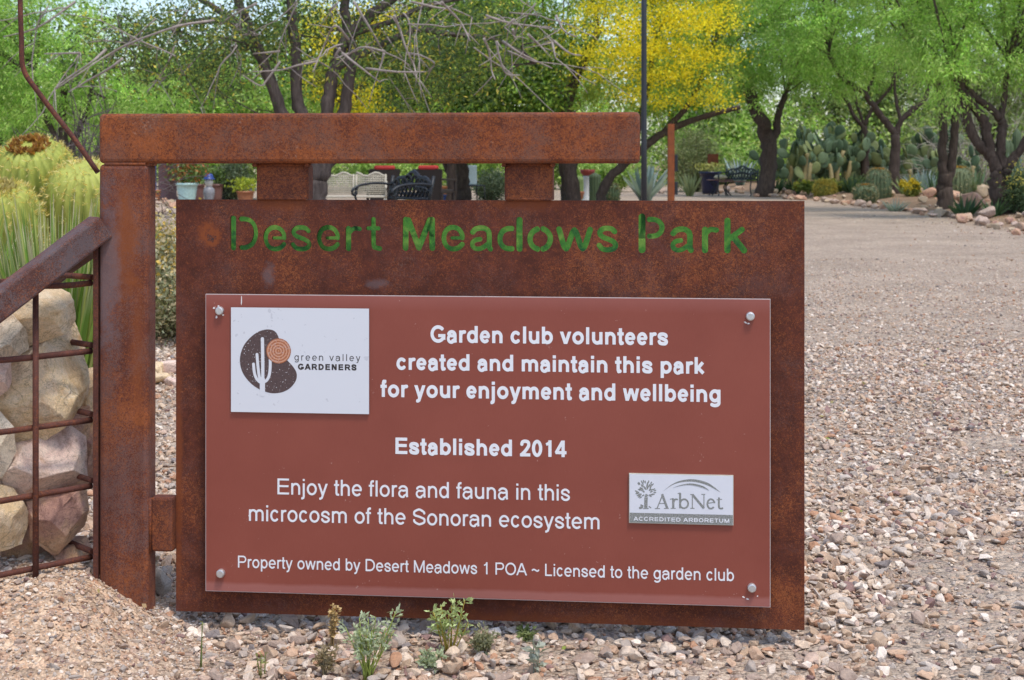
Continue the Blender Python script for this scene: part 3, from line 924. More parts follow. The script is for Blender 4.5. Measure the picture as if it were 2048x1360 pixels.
# green glass strip behind the cut-outs
mg_, nt, b = newmat("green_glass"); N = NT(nt)
co = N.coord()
f1 = N.noise(co, 26, 4, 0.6, 1.0)
gc = N.ramp(f1, [(0.3, (0.025, 0.13, 0.055)), (0.5, (0.085, 0.32, 0.06)), (0.70, (0.22, 0.46, 0.10))])
N.l(gc, b.inputs["Base Color"]); b.inputs["Roughness"].default_value = 0.15
tr = N.n("ShaderNodeBsdfTransparent"); N.l(N.mix(1.0, gc, (1.5, 1.4, 1.5), 'MULTIPLY'), tr.inputs[0])
tl = N.n("ShaderNodeBsdfTranslucent"); N.l(N.mix(1.0, gc, (1.5, 1.5, 1.5), 'MULTIPLY'), tl.inputs[0])
x1 = N.n("ShaderNodeMixShader"); x1.inputs[0].default_value = 0.5; N.l(b.outputs[0], x1.inputs[1]); N.l(tl.outputs[0], x1.inputs[2])
x2 = N.n("ShaderNodeMixShader"); x2.inputs[0].default_value = 0.68; N.l(x1.outputs[0], x2.inputs[1]); N.l(tr.outputs[0], x2.inputs[2])
N.l(x2.outputs[0], nt.nodes["Material Output"].inputs[0])
gu0, gzz0 = S(440, 520); gu1, gzz1 = S(1515, 418)
m = MB(); m.add([(gu0, .012, gzz0), (gu1, .012, gzz0), (gu1, .012, gzz1), (gu0, .012, gzz1)], [(0, 1, 2, 3)])
# solid back edge strips give the sheet its thickness
for a, b_ in (((gu0, .0085, gzz0 - .004), (gu1, .0155, gzz0)), ((gu0, .0085, gzz1), (gu1, .0155, gzz1 + .004)), ((gu0 - .004, .0085, gzz0), (gu0, .0155, gzz1)), ((gu1, .0085, gzz0), (gu1 + .004, .0155, gzz1))):
    box(m, a, b_, mi=1)
sp(m, "green_glass", [mg_, M_PANEL], panel)

# ---- bolted information board
BF = -0.026
b0, b1, c0, c1 = srect((411, 411), (589, 597), (1540, 1542), (1184, 1213), BF)
mB, nt, b = newmat("board_red_brown"); N = NT(nt)
co = N.coord()
f = N.noise(co, 5, 5, 0.6)
c = N.ramp(f, [(0.3, (0.225, 0.052, 0.034)), (0.7, (0.262, 0.065, 0.043))])
lint = N.ramp(N.noise(N.coord((900, 1, 60)), 1.0, 2, 0.5), [(0.35, 0.0), (0.8, 0.10)])
c = N.mix(lint, c, (0.34, 0.13, 0.10))
sepx = N.n("ShaderNodeSeparateXYZ"); N.l(co, sepx.inputs[0])
zz = N.math('ADD', sepx.outputs[2], N.math('MULTIPLY', N.math('SUBTRACT', N.noise(N.coord((7, 1, 1)), 3, 3), .5), .006))
fade = N.n("ShaderNodeMapRange"); fade.inputs[1].default_value = c0 + .014; fade.inputs[2].default_value = c0 + .021
fade.inputs[3].default_value = 0.42; fade.inputs[4].default_value = 0.0; N.l(zz, fade.inputs[0])
c = N.mix(fade.outputs[0], c, (0.42, 0.185, 0.165))
fade2 = N.n("ShaderNodeMapRange"); fade2.inputs[1].default_value = c1 - .03; fade2.inputs[2].default_value = c1
fade2.inputs[3].default_value = 0.0; fade2.inputs[4].default_value = 0.30; N.l(sepx.outputs[2], fade2.inputs[0])
c = N.mix(fade2.outputs[0], c, (0.40, 0.16, 0.145))
sc_ = N.ramp(N.math('MULTIPLY', N.noise(co, 160, 2, 0.9), N.noise(co, 31, 2)), [(0.45, 0.0), (0.47, 0.5)])
c = N.mix(sc_, c, (0.5, 0.33, 0.29))
N.l(c, b.inputs["Base Color"]); b.inputs["Roughness"].default_value = 0.42; b.inputs["Specular IOR Level"].default_value = 0.4
M_CORE = plain("board_edge", (0.55, 0.47, 0.45), 0.5)
m = MB()
box(m, (b0, BF + .0007, c0), (b1, BF + .005, c1), mi=1)
box(m, (b0 + .0012, BF, c0 + .0012), (b1 - .0012, BF + .0006, c1 - .0012), mi=0)
board = sp(m, "information_board", [mB, M_CORE])
M_WHITE = plain("white_vinyl", (0.76, 0.765, 0.79), 0.45, var=0.03)
lines = [("Garden club volunteers", (861, 686), (1336, 689), 652, True),
         ("created and maintain this park", (793, 740), (1409, 747), 707, True),
         ("for your enjoyment and wellbeing", (761, 796), (1441, 802), 762, True),
         ("Established 2014", (791, 909), (1133, 913), 876, True),
         ("Enjoy the flora and fauna in this", (555, 991), (1140, 999), 959, False),
         ("microcosm of the Sonoran ecosystem", (498, 1044), (1199, 1056), 1012, False),
         ("Property owned by Desert Meadows 1 POA ~ Licensed to the garden club", (476, 1138), (1468, 1159), 1114, False)]
for txt, (x0, y0), (x1, y1), ct, bold in lines:
    ua, za = S(x0, y0, BF); ub, zb = S(x1, y1, BF); zc = S(x0, ct, BF)[1]
    z = (za + zb) / 2
    lp = text_loops(txt, ua, ub, z, (zc - za) * 0.99, 0.104 if bold else 0.067, ADV_B if bold else ADV_R)
    m = MB(); add_loops(m, lp, .0005, BF - .0004)
    sp(m, "lettering", M_WHITE, board)
# paint chips and one scratch
M_CHIP = plain("bare_chip", (0.74, 0.70, 0.68), 0.6)
def chip(px, py, w, h, a=0):
    u, z = S(px, py, BF); w *= .0005; h *= .0005
    ca, sa = math.cos(a), math.sin(a)
    k = [(-1, -.6), (0, -1), (1, -.3), (.8, .8), (-.5, 1)]
    m = MB(); m.add([(u + x * w * ca - y * h * sa, BF - .0003, z + x * w * sa + y * h * ca) for x, y in k], [(0, 1, 2, 3, 4)]); sp(m, "paint_chip", M_CHIP, board)
for q in [(428, 616, 5, 4), (433, 634, 4, 6), (446, 630, 5, 3), (437, 612, 4, 3), (1491, 645, 7, 3, -.6), (1497, 647, 5, 3), (1487, 1194, 6, 3, -.5), (1495, 1198, 6, 3, -.3), (1515, 1192, 3, 3), (483, 601, 2.4, 20), (499, 1031, 5, 4)]: chip(*q)
M_STEEL = plain("brushed_steel", (0.62, 0.62, 0.62), 0.38, 0.75, 0.12, 200)
for px, py in [(438, 622), (1501, 633), (440, 1148), (1504, 1177)]:
    u, z = S(px, py, BF - .008)
    m = MB()
    prof = [(0.0, .009), (.0062, .009), (.0078, .0082), (.0086, .0062), (.0086, -.0006)]
    k = 20; an = np.arange(k) * 2 * math.pi / k
    v = np.concatenate([np.stack([u + r * np.cos(an), np.full(k, BF - h_), z + r * np.sin(an)], 1) for r, h_ in prof])
    fa = [(i * k + j, (i + 1) * k + j, (i + 1) * k + (j + 1) % k, i * k + (j + 1) % k) for i in range(len(prof) - 1) for j in range(k)]
    m.add(v, fa, smooth=False)
    # standoff barrel behind the board
    tube(m, [(u, BF + .0055, z), (u, -.0003, z)], .006, 12)
    sp(m, "bolt", M_STEEL, board)

# ---- white logo plaque
PF = BF - .0045
w0, w1, d0, d1 = srect((461, 463), (616, 616), (737, 739), (826, 826), PF)
mP, nt, b = newmat("white_plaque"); N = NT(nt)
co = N.coord()
dots = N.ramp(N.math('MULTIPLY', N.noise(co, 120, 2, 0.5), N.noise(co, 47, 2)), [(0.40, 0.0), (0.43, 0.4)])
N.l(N.mix(dots, (0.66, 0.67, 0.705), (0.4, 0.4, 0.44)), b.inputs["Base Color"]); b.inputs["Roughness"].default_value = 0.4
M_PEDGE = plain("plaque_edge", (0.10, 0.085, 0.07), 0.6)
m = MB()
box(m, (w0 + .0004, PF + .0008, d0 + .0004), (w1 - .0004, BF - .0001, d1 - .0004), mi=1)
box(m, (w0, PF, d0), (w1, PF + .0007, d1))
plaque = sp(m, "logo_plaque", [mP, M_PEDGE])
LS = lambda X_, Y_: S(460 + X_ / 6.475, 620 + Y_ / 6.475, PF)
mE, nt, b = newmat("bronze_print"); N = NT(nt)
co = N.coord(); f = N.noise(co, 260, 3, 0.8)
c = N.ramp(f, [(0.3, (0.05, 0.032, 0.034)), (0.7, (0.115, 0.068, 0.062))])
c = N.mix(N.ramp(N.noise(co, 330, 1, 0.3), [(0.68, 0.0), (0.72, 0.9)]), c, (0.6, 0.58, 0.6))
N.l(c, b.inputs["Base Color"]); b.inputs["Roughness"].default_value = 0.5
bean = [(384, 1030), (300, 975), (215, 890), (155, 790), (128, 670), (140, 560), (185, 450), (270, 350), (370, 280), (470, 252), (550, 260), (600, 295), (632, 360), (640, 400), (655, 560), (745, 655), (810, 725), (855, 795), (866, 860), (845, 930), (780, 1010), (690, 1060), (590, 1078), (500, 1070), (384, 1030)]
bl = np.array([LS(*q) for q in smooth_line(bean, 4)[:-1]])
m = MB(); add_loops(m, [bl], .0003, PF - .0002)
sp(m, "emblem", mE, plaque)
sag = [([(420, 372), (425, 640), (425, 900), (421, 1082)], 3.3), ([(420, 900), (420, 1085)], 5.3), ([(350, 575), (362, 720), (378, 850), (392, 905)], 2.9), ([(305, 700), (315, 800), (340, 880), (385, 930), (425, 940)], 2.9), ([(522, 635), (520, 760), (505, 855), (470, 915), (425, 930)], 2.9)]
pr = []
for p, hw in sag:
    q = np.array([LS(*z) for z in p]); q = smooth_line(q, 5) if len(q) > 2 else q
    pr.append((q, hw * .001, True))
lp = sdf_loops(pr, .0006)
m = MB(); add_loops(m, lp, .0002, PF - .0005)
sp(m, "saguaro_emblem", mP, plaque)
mO, nt, b = newmat("orange_print"); N = NT(nt)
co = N.coord(); cu_, cz_ = LS(630, 530)
vm = N.n("ShaderNodeVectorMath", operation='SUBTRACT'); vm.inputs[1].default_value = (cu_, 0, cz_); N.l(co, vm.inputs[0])
vz = N.n("ShaderNodeVectorMath", operation='MULTIPLY'); vz.inputs[1].default_value = (1, 0, 1); N.l(vm.outputs[0], vz.inputs[0])
ln = N.n("ShaderNodeVectorMath", operation='LENGTH'); N.l(vz.outputs[0], ln.inputs[0])
f = N.noise(co, 300, 3, 0.8)
wv = N.math('SINE', N.math('ADD', N.math('MULTIPLY', ln.outputs["Value"], 1150.0), N.math('MULTIPLY', f, 3.0)))
c = N.ramp(N.math('ADD', N.math('MULTIPLY', wv, .25), .5), [(0.25, (0.33, 0.10, 0.035)), (0.6, (0.52, 0.21, 0.10)), (0.8, (0.60, 0.36, 0.26))])
c = N.mix(N.ramp(f, [(0.55, 0.0), (0.66, 0.75)]), c, (0.5, 0.45, 0.45))
N.l(c, b.inputs["Base Color"]); b.inputs["Roughness"].default_value = 0.5
t_ = np.linspace(0, 2 * math.pi, 48, endpoint=False)
m = MB(); add_loops(m, [np.stack([cu_ + .0252 * np.cos(t_), cz_ + .0252 * np.sin(t_)], 1)], .0003, PF - .0008)
sp(m, "sun_emblem", mO, plaque)
M_INK = plain("dark_ink", (0.035, 0.028, 0.026), 0.5)
def small_text(txt, x0, y0, x1, captop, q, adv, nf, mat, par, mapf, track=0.0, loops_fn=None):
    ua, za = mapf(x0, y0); ub, _ = mapf(x1, y0); zc = mapf(x0, captop)[1]
    lp = text_loops(txt, ua, ub, za, zc - za, q, adv, track)
    m = MB(); add_loops(m, lp, .0003, nf)
    return sp(m, "lettering", mat, par)
small_text("green valley", 835, 652, 1688, 563, .058, ADV_R, PF - .0002, M_INK, plaque, LS, track=.22)
small_text("GARDENERS", 880, 772, 1638, 695, .13, ADV_B, PF - .0002, M_INK, plaque, LS, track=.12)

# ---- small etched metal plaque
AF = BF - .005
a0_, a1_, e0_, e1_ = srect((1258, 1258), (947, 951), (1467, 1467), (1047, 1050), AF)
m = MB()
box(m, (a0_, AF + .0006, e0_), (a1_, BF - .0001, e1_), mi=1)
box(m, (a0_ + .0012, AF, e0_ + .0012), (a1_ - .0012, AF + .0005, e1_ - .0012), mi=0)
M_ALU = plain("satin_aluminium", (0.67, 0.68, 0.725), 0.42, var=.03)
M_ALUE = plain("aluminium_edge", (0.50, 0.48, 0.40), 0.5)
plq = sp(m, "etched_plaque", [M_ALU, M_ALUE])
LA = lambda X_, Y_: S(1240 + X_ / 8.192, 930 + (Y_ - (X_ - 160) * .0135) / 8.192 + .6, AF)
mG, nt, b = newmat("etched_grey"); N = NT(nt)
co = N.coord(); f = N.noise(co, 480, 3, 0.8)
N.l(N.ramp(f, [(0.36, (0.13, 0.135, 0.12)), (0.52, (0.24, 0.245, 0.23)), (0.68, (0.46, 0.465, 0.46))]), b.inputs["Base Color"]); b.inputs["Roughness"].default_value = 0.5
GE = lambda p, hw, rc=False: (np.array([LA(*z) for z in p]), hw / 8.192 * .001, rc)
za = LA(160, 775)[1]
m = MB(); add_loops(m, [np.array([(a0_ + .0014, e0_ + .0014), (a1_ - .0014, e0_ + .0014), (a1_ - .0014, za), (a0_ + .0014, za)])], .0003, AF - .0002)
sp(m, "etched_band", mG, plq)
def smp(p, n=6): return [tuple(q) for q in smooth_line(p, n)]
def bow(p, w):   # crescent stroke, thick in the middle: polygon
    q = np.array(smp(p, 8)); t = np.linspace(0, 1, len(q)); d = np.gradient(q, axis=0); nrm = np.stack([-d[:, 1], d[:, 0]], 1) / np.linalg.norm(d, axis=1)[:, None]
    hw = w * np.sin(t ** 1.35 * math.pi)[:, None] + .8
    return np.array([LA(*z) for z in np.vstack([q + nrm * hw, (q - nrm * hw)[::-1]])])
big_ = [GE([(705, 475), (605, 715)], 9), GE([(690, 480), (775, 715)], 19), GE([(635, 632), (745, 632)], 7), GE([(570, 715), (655, 715)], 7), GE([(720, 715), (800, 715)], 7),
        GE([(872, 555), (872, 715)], 18), GE([(820, 565), (880, 552)], 7), GE(smp([(880, 610), (905, 568), (940, 570)], 4), 13, True), GE([(830, 715), (912, 715)], 7),
        GE([(985, 465), (985, 715)], 17), GE([(945, 475), (990, 463)], 7), GE(arc(1050, 642, 66, 74, 0, 360, 30), 14),
        GE([(1185, 490), (1185, 715)], 8), GE([(1185, 490), (1375, 722)], 19), GE([(1375, 492), (1375, 722)], 8), GE([(1150, 492), (1200, 492)], 7), GE([(1332, 492), (1396, 492)], 7), GE([(1150, 718), (1222, 718)], 7),
        GE(arc(1490, 650, 58, 78, 40, 352, 26), 14), GE([(1435, 640), (1550, 625)], 7),
        GE(smp([(1622, 545), (1620, 690), (1645, 728), (1685, 722)], 5), 15), GE([(1585, 585), (1672, 578)], 7)]
lp = sdf_loops(big_, .00045)
m = MB(); add_loops(m, lp, .0003, AF - .0002)
sp(m, "lettering", mG, plq)
lp1 = bow([(710, 428), (850, 330), (1000, 275), (1200, 262), (1400, 310), (1530, 380), (1645, 462)], 21)
lp2 = bow([(870, 375), (1000, 338), (1150, 322), (1300, 350), (1390, 385), (1460, 430)], 15)
m = MB(); add_loops(m, [lp1], .0003, AF - .0002); add_loops(m, [lp2], .0003, AF - .0005)
sp(m, "arc_emblem", mG, plq)
tr_ = [GE([(425, 540), (422, 700)], 27), GE([(380, 712), (470, 712)], 8), GE([(330, 700), (360, 690)], 20, True), GE([(345, 655), (372, 668)], 13, True), GE([(478, 680), (505, 700)], 9, True)]
rr = np.random.default_rng(5)
for k in range(62):
    an_, r_ = rr.uniform(0, 6.28), math.sqrt(rr.uniform(0.02, 1))
    x_, y_ = 420 + 158 * r_ * math.cos(an_), 405 + 155 * r_ * math.sin(an_)
    dx, dy = x_ - 420, y_ - 470; L_ = math.hypot(dx, dy) + 1e-6
    tr_.append(GE([(x_ - dx / L_ * 14, y_ - dy / L_ * 14), (x_ + dx / L_ * 14, y_ + dy / L_ * 14)], 9.5, True))
lp = sdf_loops(tr_, .00042)
m = MB(); add_loops(m, lp, .0003, AF - .0002)
sp(m, "tree_emblem", mG, plq)
small_text("ACCREDITED ARBORETUM", 222, 905, 1790, 842, .085, ADV_R, AF - .0006, M_WHITE, plq, LA, track=.09)
# ------------------------------------------------------------------ rock-filled steel cage beside the post
M_BAR = rustmat("rust_bar", o_amt=0.25, g_amt=0.2, base=(0.085, 0.030, 0.022), streak=0.1, pale=0.0, seed=5.5)
M_RAIL = rustmat("rust_rail", o_amt=0.3, g_amt=0.85, base=(0.080, 0.032, 0.026), grey=(0.11, 0.082, 0.085), streak=0.2, pale=0.1, seed=9.5)
# front plane: from beside the post towards the camera on the left
cA = np.array([-0.856, 2.915]); cD = np.array([-0.149, -0.128]); cD /= np.linalg.norm(cD)
cN = np.array([-cD[1], cD[0]]); cN = cN if cN[1] > 0 else -cN      # pointing away from the camera
def C2W(s, d, z): 
    q = cA + cD * s + cN * d
    return np.array([q[0], q[1], z])
def Cpx(px, py, d=0.0):
    """pixel -> (s, z) on the cage plane pushed back by d"""
    k = (px - 1024) / F
    o = cA + cN * d
    s = (o[0] - k * o[1]) / (k * cD[1] - cD[0])
    y = o[1] + s * cD[1]
    return s, CH - (py - HZ) / F * y
cage = empty("rock_cage", C2W(0.1, 0.1, 0.08), "rusty rebar cage with sloping square rails holding boulders left of the sign", "cage")
def cpart(fn, name, mat):
    m = MB(); fn(m); return m.build(name, mat, cage)
r0 = Cpx(203, 452, -.028); r1 = Cpx(0, 607, -.028)
sl_ = (r1[1] - r0[1]) / (r1[0] - r0[0])
E1 = 0.62
a_, b_ = C2W(r0[0] - .0, -.028, r0[1]), C2W(E1, -.028, r0[1] + sl_ * (E1 - r0[0]))
cpart(lambda m: bar(m, a_, b_, .05, .052, bevel=.005), "top_rail", M_RAIL)
a2, b2 = C2W(-.035, .26, .72), C2W(E1, .26, .72 + sl_ * (E1 + .035))
cpart(lambda m: bar(m, a2, b2, .05, .052, bevel=.005), "top_rail", M_RAIL)
cpart(lambda m: bar(m, C2W(-.012, .0, r0[1] - .03), C2W(-.012, .26, .70), .03, .04, bevel=.003), "end_rail", M_RAIL)
# flat upright beside the post
u0_, z0_ = Cpx(193, 560); 
cpart(lambda m: box(m, (S2W(qu0 - .0115, -.03, 0)[0], S2W(qu0, -.03, 0)[1], .05), (S2W(qu0 - .0012, -.03, 0)[0], S2W(qu0, .0, 0)[1], r0[1] - .02), bevel=.001), "corner_upright", M_BAR)
def rod(m, pts, r=.0062): tube(m, pts, r, 8, wob=.03)
for k in range(5):
    s_ = Cpx(69, 900)[0] + .152 * k
    if s_ > E1 - .02: break
    zt = r0[1] + sl_ * (s_ - r0[0]) - .028
    cpart(lambda m: rod(m, [C2W(s_, -.006, -.02 + .05), C2W(s_, -.006, max(zt, .2))]), "upright_bar", M_BAR)
    cpart(lambda m: rod(m, [C2W(s_ - .05, .26, .0), C2W(s_ - .05, .26, max(zt, .2))]), "upright_bar", M_BAR)
for py in (566, 702, 840, 972, 1114):
    z_ = Cpx(190, py)[1]
    s1 = E1 if py > 600 else (z_ + .028 - r0[1]) / sl_ + r0[0]
    if py > 600: s1 = min(E1, (z_ + .03 - r0[1]) / sl_ + r0[0])
    cpart(lambda m: rod(m, smooth_line([C2W(0.003, .006, z_), C2W(s1 * .5, .004, z_ - .002), C2W(s1, .006, z_ + .001)], 5)), "cross_bar", M_BAR)
    cpart(lambda m: rod(m, [C2W(0.0, .255, z_ - .008), C2W(max(s1 - .03, .05), .255, z_ - .008)]), "cross_bar", M_BAR)
    cpart(lambda m: rod(m, [C2W(0.004, .0, z_ + .012), C2W(0.004, .26, z_ + .004)]), "side_bar", M_BAR)

# boulders inside the cage
tan_ = [(0.42, 0.28, 0.17), (0.72, 0.56, 0.39), (0.74, 0.54, 0.31), (0.82, 0.72, 0.58)]
gold = [(0.46, 0.28, 0.12), (0.72, 0.53, 0.32), (0.76, 0.62, 0.45), (0.84, 0.76, 0.64)]
pink = [(0.36, 0.22, 0.18), (0.66, 0.47, 0.39), (0.74, 0.57, 0.46), (0.82, 0.71, 0.62)]
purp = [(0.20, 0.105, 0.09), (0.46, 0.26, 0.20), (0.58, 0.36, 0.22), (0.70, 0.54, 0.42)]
grey = [(0.36, 0.28, 0.19), (0.68, 0.57, 0.43), (0.76, 0.65, 0.51), (0.82, 0.74, 0.64)]
boul = [
 ([(28, 632), (62, 588), (100, 567), (148, 590), (157, 640), (140, 664), (78, 695), (52, 668)], .035, gold, "large tan and ochre boulder at the top of the cage under the rail", 11),
 ([(-25, 650), (35, 634), (60, 664), (70, 700), (30, 722), (-25, 722)], .03, grey, "cracked cream boulder below the sloping rail at the left picture edge", 12),
 ([(6, 805), (40, 745), (110, 688), (162, 684), (190, 718), (188, 790), (150, 850), (76, 908), (42, 842)], .03, tan_, "biggest boulder in the cage, smooth tan with yellow stain, pointed bottom", 13),
 ([(-30, 722), (30, 722), (28, 768), (2, 802), (-30, 800)], .035, pink, "small pale boulder wedged left of the biggest tan one", 14),
 ([(-30, 830), (12, 832), (33, 858), (40, 905), (14, 956), (-30, 955)], .03, grey, "grey green boulder at the picture edge beside the pointed tan one", 15),
 ([(22, 952), (60, 900), (160, 862), (185, 885), (188, 962), (82, 1010), (42, 988)], .03, pink, "slanting pinkish grey boulder with rough faces below the biggest tan one", 16),
 ([(-30, 968), (38, 985), (76, 1042), (58, 1092), (-30, 1122)], .03, tan_, "ochre and pink boulder in the lowest row at the left edge", 17),
 ([(74, 1014), (184, 982), (188, 1062), (128, 1116), (84, 1090)], .03, purp, "dark purple brown boulder low in the cage beside the post", 18),
 ([(124, 1118), (188, 1082), (190, 1170), (140, 1160)], .05, purp, "small brown rock half sunk in the dirt by the post foot", 19),
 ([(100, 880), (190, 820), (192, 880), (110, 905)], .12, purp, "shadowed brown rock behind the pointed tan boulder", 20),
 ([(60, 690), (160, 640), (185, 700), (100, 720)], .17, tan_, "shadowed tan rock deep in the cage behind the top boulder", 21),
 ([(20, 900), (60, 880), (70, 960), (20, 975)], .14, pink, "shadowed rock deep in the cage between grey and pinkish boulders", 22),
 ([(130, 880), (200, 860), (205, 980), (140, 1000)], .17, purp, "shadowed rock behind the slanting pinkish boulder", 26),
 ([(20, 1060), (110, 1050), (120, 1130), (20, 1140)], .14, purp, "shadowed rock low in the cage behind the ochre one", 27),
 ([(-30, 780), (40, 760), (60, 860), (-30, 880)], .16, tan_, "shadowed rock deep in the cage at the left edge", 28),
 ([(140, 760), (205, 740), (210, 860), (140, 850)], .18, tan_, "shadowed rock behind the biggest tan boulder beside the post", 29),
 ([(-160, 700), (-40, 660), (-30, 790), (-150, 820)], .05, pink, None, 23),
 ([(-160, 850), (-40, 800), (-30, 960), (-150, 980)], .05, tan_, None, 24),
 ([(-160, 1000), (-40, 970), (-30, 1120), (-150, 1130)], .05, grey, None, 25)]
def boulder(poly, d, cols, label, seed):
    r = np.random.default_rng(seed)
    q = np.array([Cpx(x, y, d) for x, y in poly])
    c = q.mean(0); ext = np.ptp(q, axis=0).mean()
    th = min(.22, max(.09, ext * .9))
    bm = bmesh.new()
    q = c + (q - c) * 1.10
    for p in q:
        w = c + (p - c) * r.uniform(.86, .97)
        bm.verts.new(C2W(w[0], d + th * r.uniform(-.05, .12), w[1]))
        bm.verts.new(C2W(p[0], d + th * r.uniform(.30, .45), p[1]))
        w = c + (p - c) * r.uniform(.75, .95); bm.verts.new(C2W(w[0], d + th * r.uniform(.7, 1.0), w[1]))
    bmesh.ops.convex_hull(bm, input=bm.verts[:])
    for v in [v for v in bm.verts if not v.link_faces]: bm.verts.remove(v)
    cen = Vector(C2W(c[0], d + th * .45, c[1])); fr = Vector((-cN[0], -cN[1], 0))
    up_ = Vector((0, 0, 1)); sd_ = Vector((cD[0], cD[1], 0)); a0 = r.uniform(0, 6.28)
    for k_ in range(4):
        an = a0 + k_ * 1.57 + r.normal(0, .3)
        n_ = (fr + (up_ * math.sin(an) + sd_ * math.cos(an)) * r.uniform(.35, 1.2)).normalized()
        ex_ = max((v.co - cen).dot(n_) for v in bm.verts)
        bmesh.ops.bisect_plane(bm, geom=bm.verts[:] + bm.edges[:] + bm.faces[:], plane_co=cen + n_ * ex_ * r.uniform(.52, .76), plane_no=n_, clear_outer=True)
        bmesh.ops.delete(bm, geom=bm.faces[:], context='FACES_ONLY')
        for e_ in bm.edges[:]: bm.edges.remove(e_)
        bmesh.ops.convex_hull(bm, input=bm.verts[:])
        for v in [v for v in bm.verts if not v.link_faces]: bm.verts.remove(v)
    bmesh.ops.dissolve_limit(bm, angle_limit=math.radians(12), verts=bm.verts[:], edges=bm.edges[:])
    bmesh.ops.bevel(bm, geom=bm.edges[:], offset=ext * .008, segments=1, affect='EDGES')
    bmesh.ops.triangulate(bm, faces=bm.faces[:])
    for _ in range(3):
        long_ = [e_ for e_ in bm.edges if e_.calc_length() > ext * .07]
        bmesh.ops.subdivide_edges(bm, edges=long_, cuts=1)
        bmesh.ops.triangulate(bm, faces=bm.faces[:])
    for v in bm.verts:
        p = v.co * 16 + Vector((seed * 3.1, 0, 0))
        st_ = mnoise.noise(Vector((p.x * .5, p.y * .5, p.z * 2.6)))
        v.co += v.normal * ((math.floor(st_ * 4) * .10 - abs(mnoise.noise(p * 2.3)) * .25 + mnoise.noise(p * 5.5) * .30) * ext * .03)
    org = C2W(c[0], d + th / 2, q[:, 1].min())
    m = MB(); m.addm(bm, smooth=False); bm.free()
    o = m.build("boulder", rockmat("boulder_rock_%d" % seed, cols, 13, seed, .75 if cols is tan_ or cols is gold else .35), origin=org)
    tag(o, label or "pale boulder in the cage beyond the left picture edge", "boulder", "boulders stacked in the cage")
for z in boul: boulder(*z)

# bent steel rod rising from behind the post
rp = [(196, 345), (150, 280), (105, 222), (72, 178), (52, 150), (44, 122), (43, 80), (41, 30), (40, -30), (40, -120)]
m = MB(); tube(m, smooth_line([P(x, y, 3.02) for x, y in rp], 5), .0056, 8)
o = m.build("bent_steel_rod", M_BAR, origin=P(196, 345, 3.02))
tag(o, "thin rusty bent rod curving up from the post to the top left", "rod")

# ------------------------------------------------------------------ foreground weeds
M_LEAF = leafmat("leaf", .3)
M_DRY = leafmat("dry_leaf", .2)
def curved(a, d, L, n=6, sag=.15):
    a = np.array(a, float); d = np.array(d, float); d /= np.linalg.norm(d)
    t = np.linspace(0, 1, n)[:, None]
    p = a + d * L * t; p[:, 2:3] -= sag * L * t ** 2
    return p
def weed(px, py, h, nst, spread, leafcol, stemcol, label, ferny=True, lw=.006, ll=.016, seed=1, n_leaf=16, top=.35, y=None):
    r = np.random.default_rng(seed)
    Yd = y or GD(py); base = P(px, py, Yd); base[2] = gz(base[0], base[1])
    e_ = empty("weed", base, label, "weed")
    ms, ml = MB(), MB()
    for k in range(nst):
        an = r.uniform(0, 6.28); tl = r.uniform(.1, 1) * spread
        d = np.array([math.cos(an) * tl, math.sin(an) * tl, 1]); hh = h * r.uniform(.6, 1.05)
        p = curved(base + r.normal(0, .004, 3) * [1, 1, 0], d, hh, 7, -.12 * r.uniform(-1, 1))
        tube(ms, p, np.linspace(.0016, .0008, 7), 5, np.array(stemcol) * r.uniform(.8, 1.2))
        t = r.uniform(top, 1.02, n_leaf)
        C = np.stack([np.interp(t, np.linspace(0, 1, 7), p[:, i]) for i in range(3)], 1)
        D = r.normal(size=(n_leaf, 3)) * [1, 1, .5] + [0, 0, .55]
        leaves(ml, C, D, ll * r.uniform(.6, 1.2, n_leaf), lw * r.uniform(.6, 1.2, n_leaf), np.array(leafcol) * np.exp(r.normal(0, .15, (n_leaf, 1))), .15)
        if ferny:
            C2 = np.repeat(C, 3, 0) + np.repeat(D / np.linalg.norm(D, axis=1)[:, None], 3, 0) * ll * r.uniform(.3, .8, (n_leaf * 3, 1))
            leaves(ml, C2, np.repeat(D, 3, 0) + r.normal(0, .8, (n_leaf * 3, 3)), ll * .6, lw * .7, np.array(leafcol) * np.exp(r.normal(0, .15, (n_leaf * 3, 1))))
    ms.build("stem", M_LEAF, e_); ml.build("foliage", M_LEAF, e_)
    return e_
sil = (0.42, 0.48, 0.31); ye = (0.24, 0.27, 0.06)
weed(735, 1358, .12, 19, .55, sil, (.34, .40, .09), "feathery silver green weed standing in the gravel below the board centre", seed=3, ll=.018, lw=.0058, n_leaf=9, top=.5)
weed(900, 1312, .105, 11, .48, (0.42, 0.50, .22), (.45, .36, .07), "feathery green weed with yellow stems touching the panel's lower edge", seed=4, ll=.018, lw=.006, n_leaf=9, top=.5)
weed(664, 1296, .094, 8, .22, (0.55, 0.40, .19), (.36, .25, .12), "dry tan seed stalk standing before the panel's lower edge", ferny=False, lw=.006, ll=.010, seed=5, n_leaf=26, top=.3)
weed(865, 1340, .035, 12, .9, sil, (.2, .2, .1), "low silver tuft between the two feathery weeds", seed=6, n_leaf=10, top=.1)
weed(965, 1308, .045, 12, .6, (0.30, .30, .18), (.25, .2, .1), "dry grey tuft right of the yellow stemmed weed", seed=7, n_leaf=12, top=.2)
weed(1055, 1280, .022, 9, 1.0, (0.22, .26, .10), (.2, .2, .1), "tiny green tuft under the panel edge right of centre", seed=8, n_leaf=8, top=.1)
weed(1072, 1352, .075, 4, .25, (0.36, .38, .31), (.33, .34, .27), "small grey weed with broad woolly leaves", ferny=False, lw=.014, ll=.026, seed=9, n_leaf=6, top=.25)
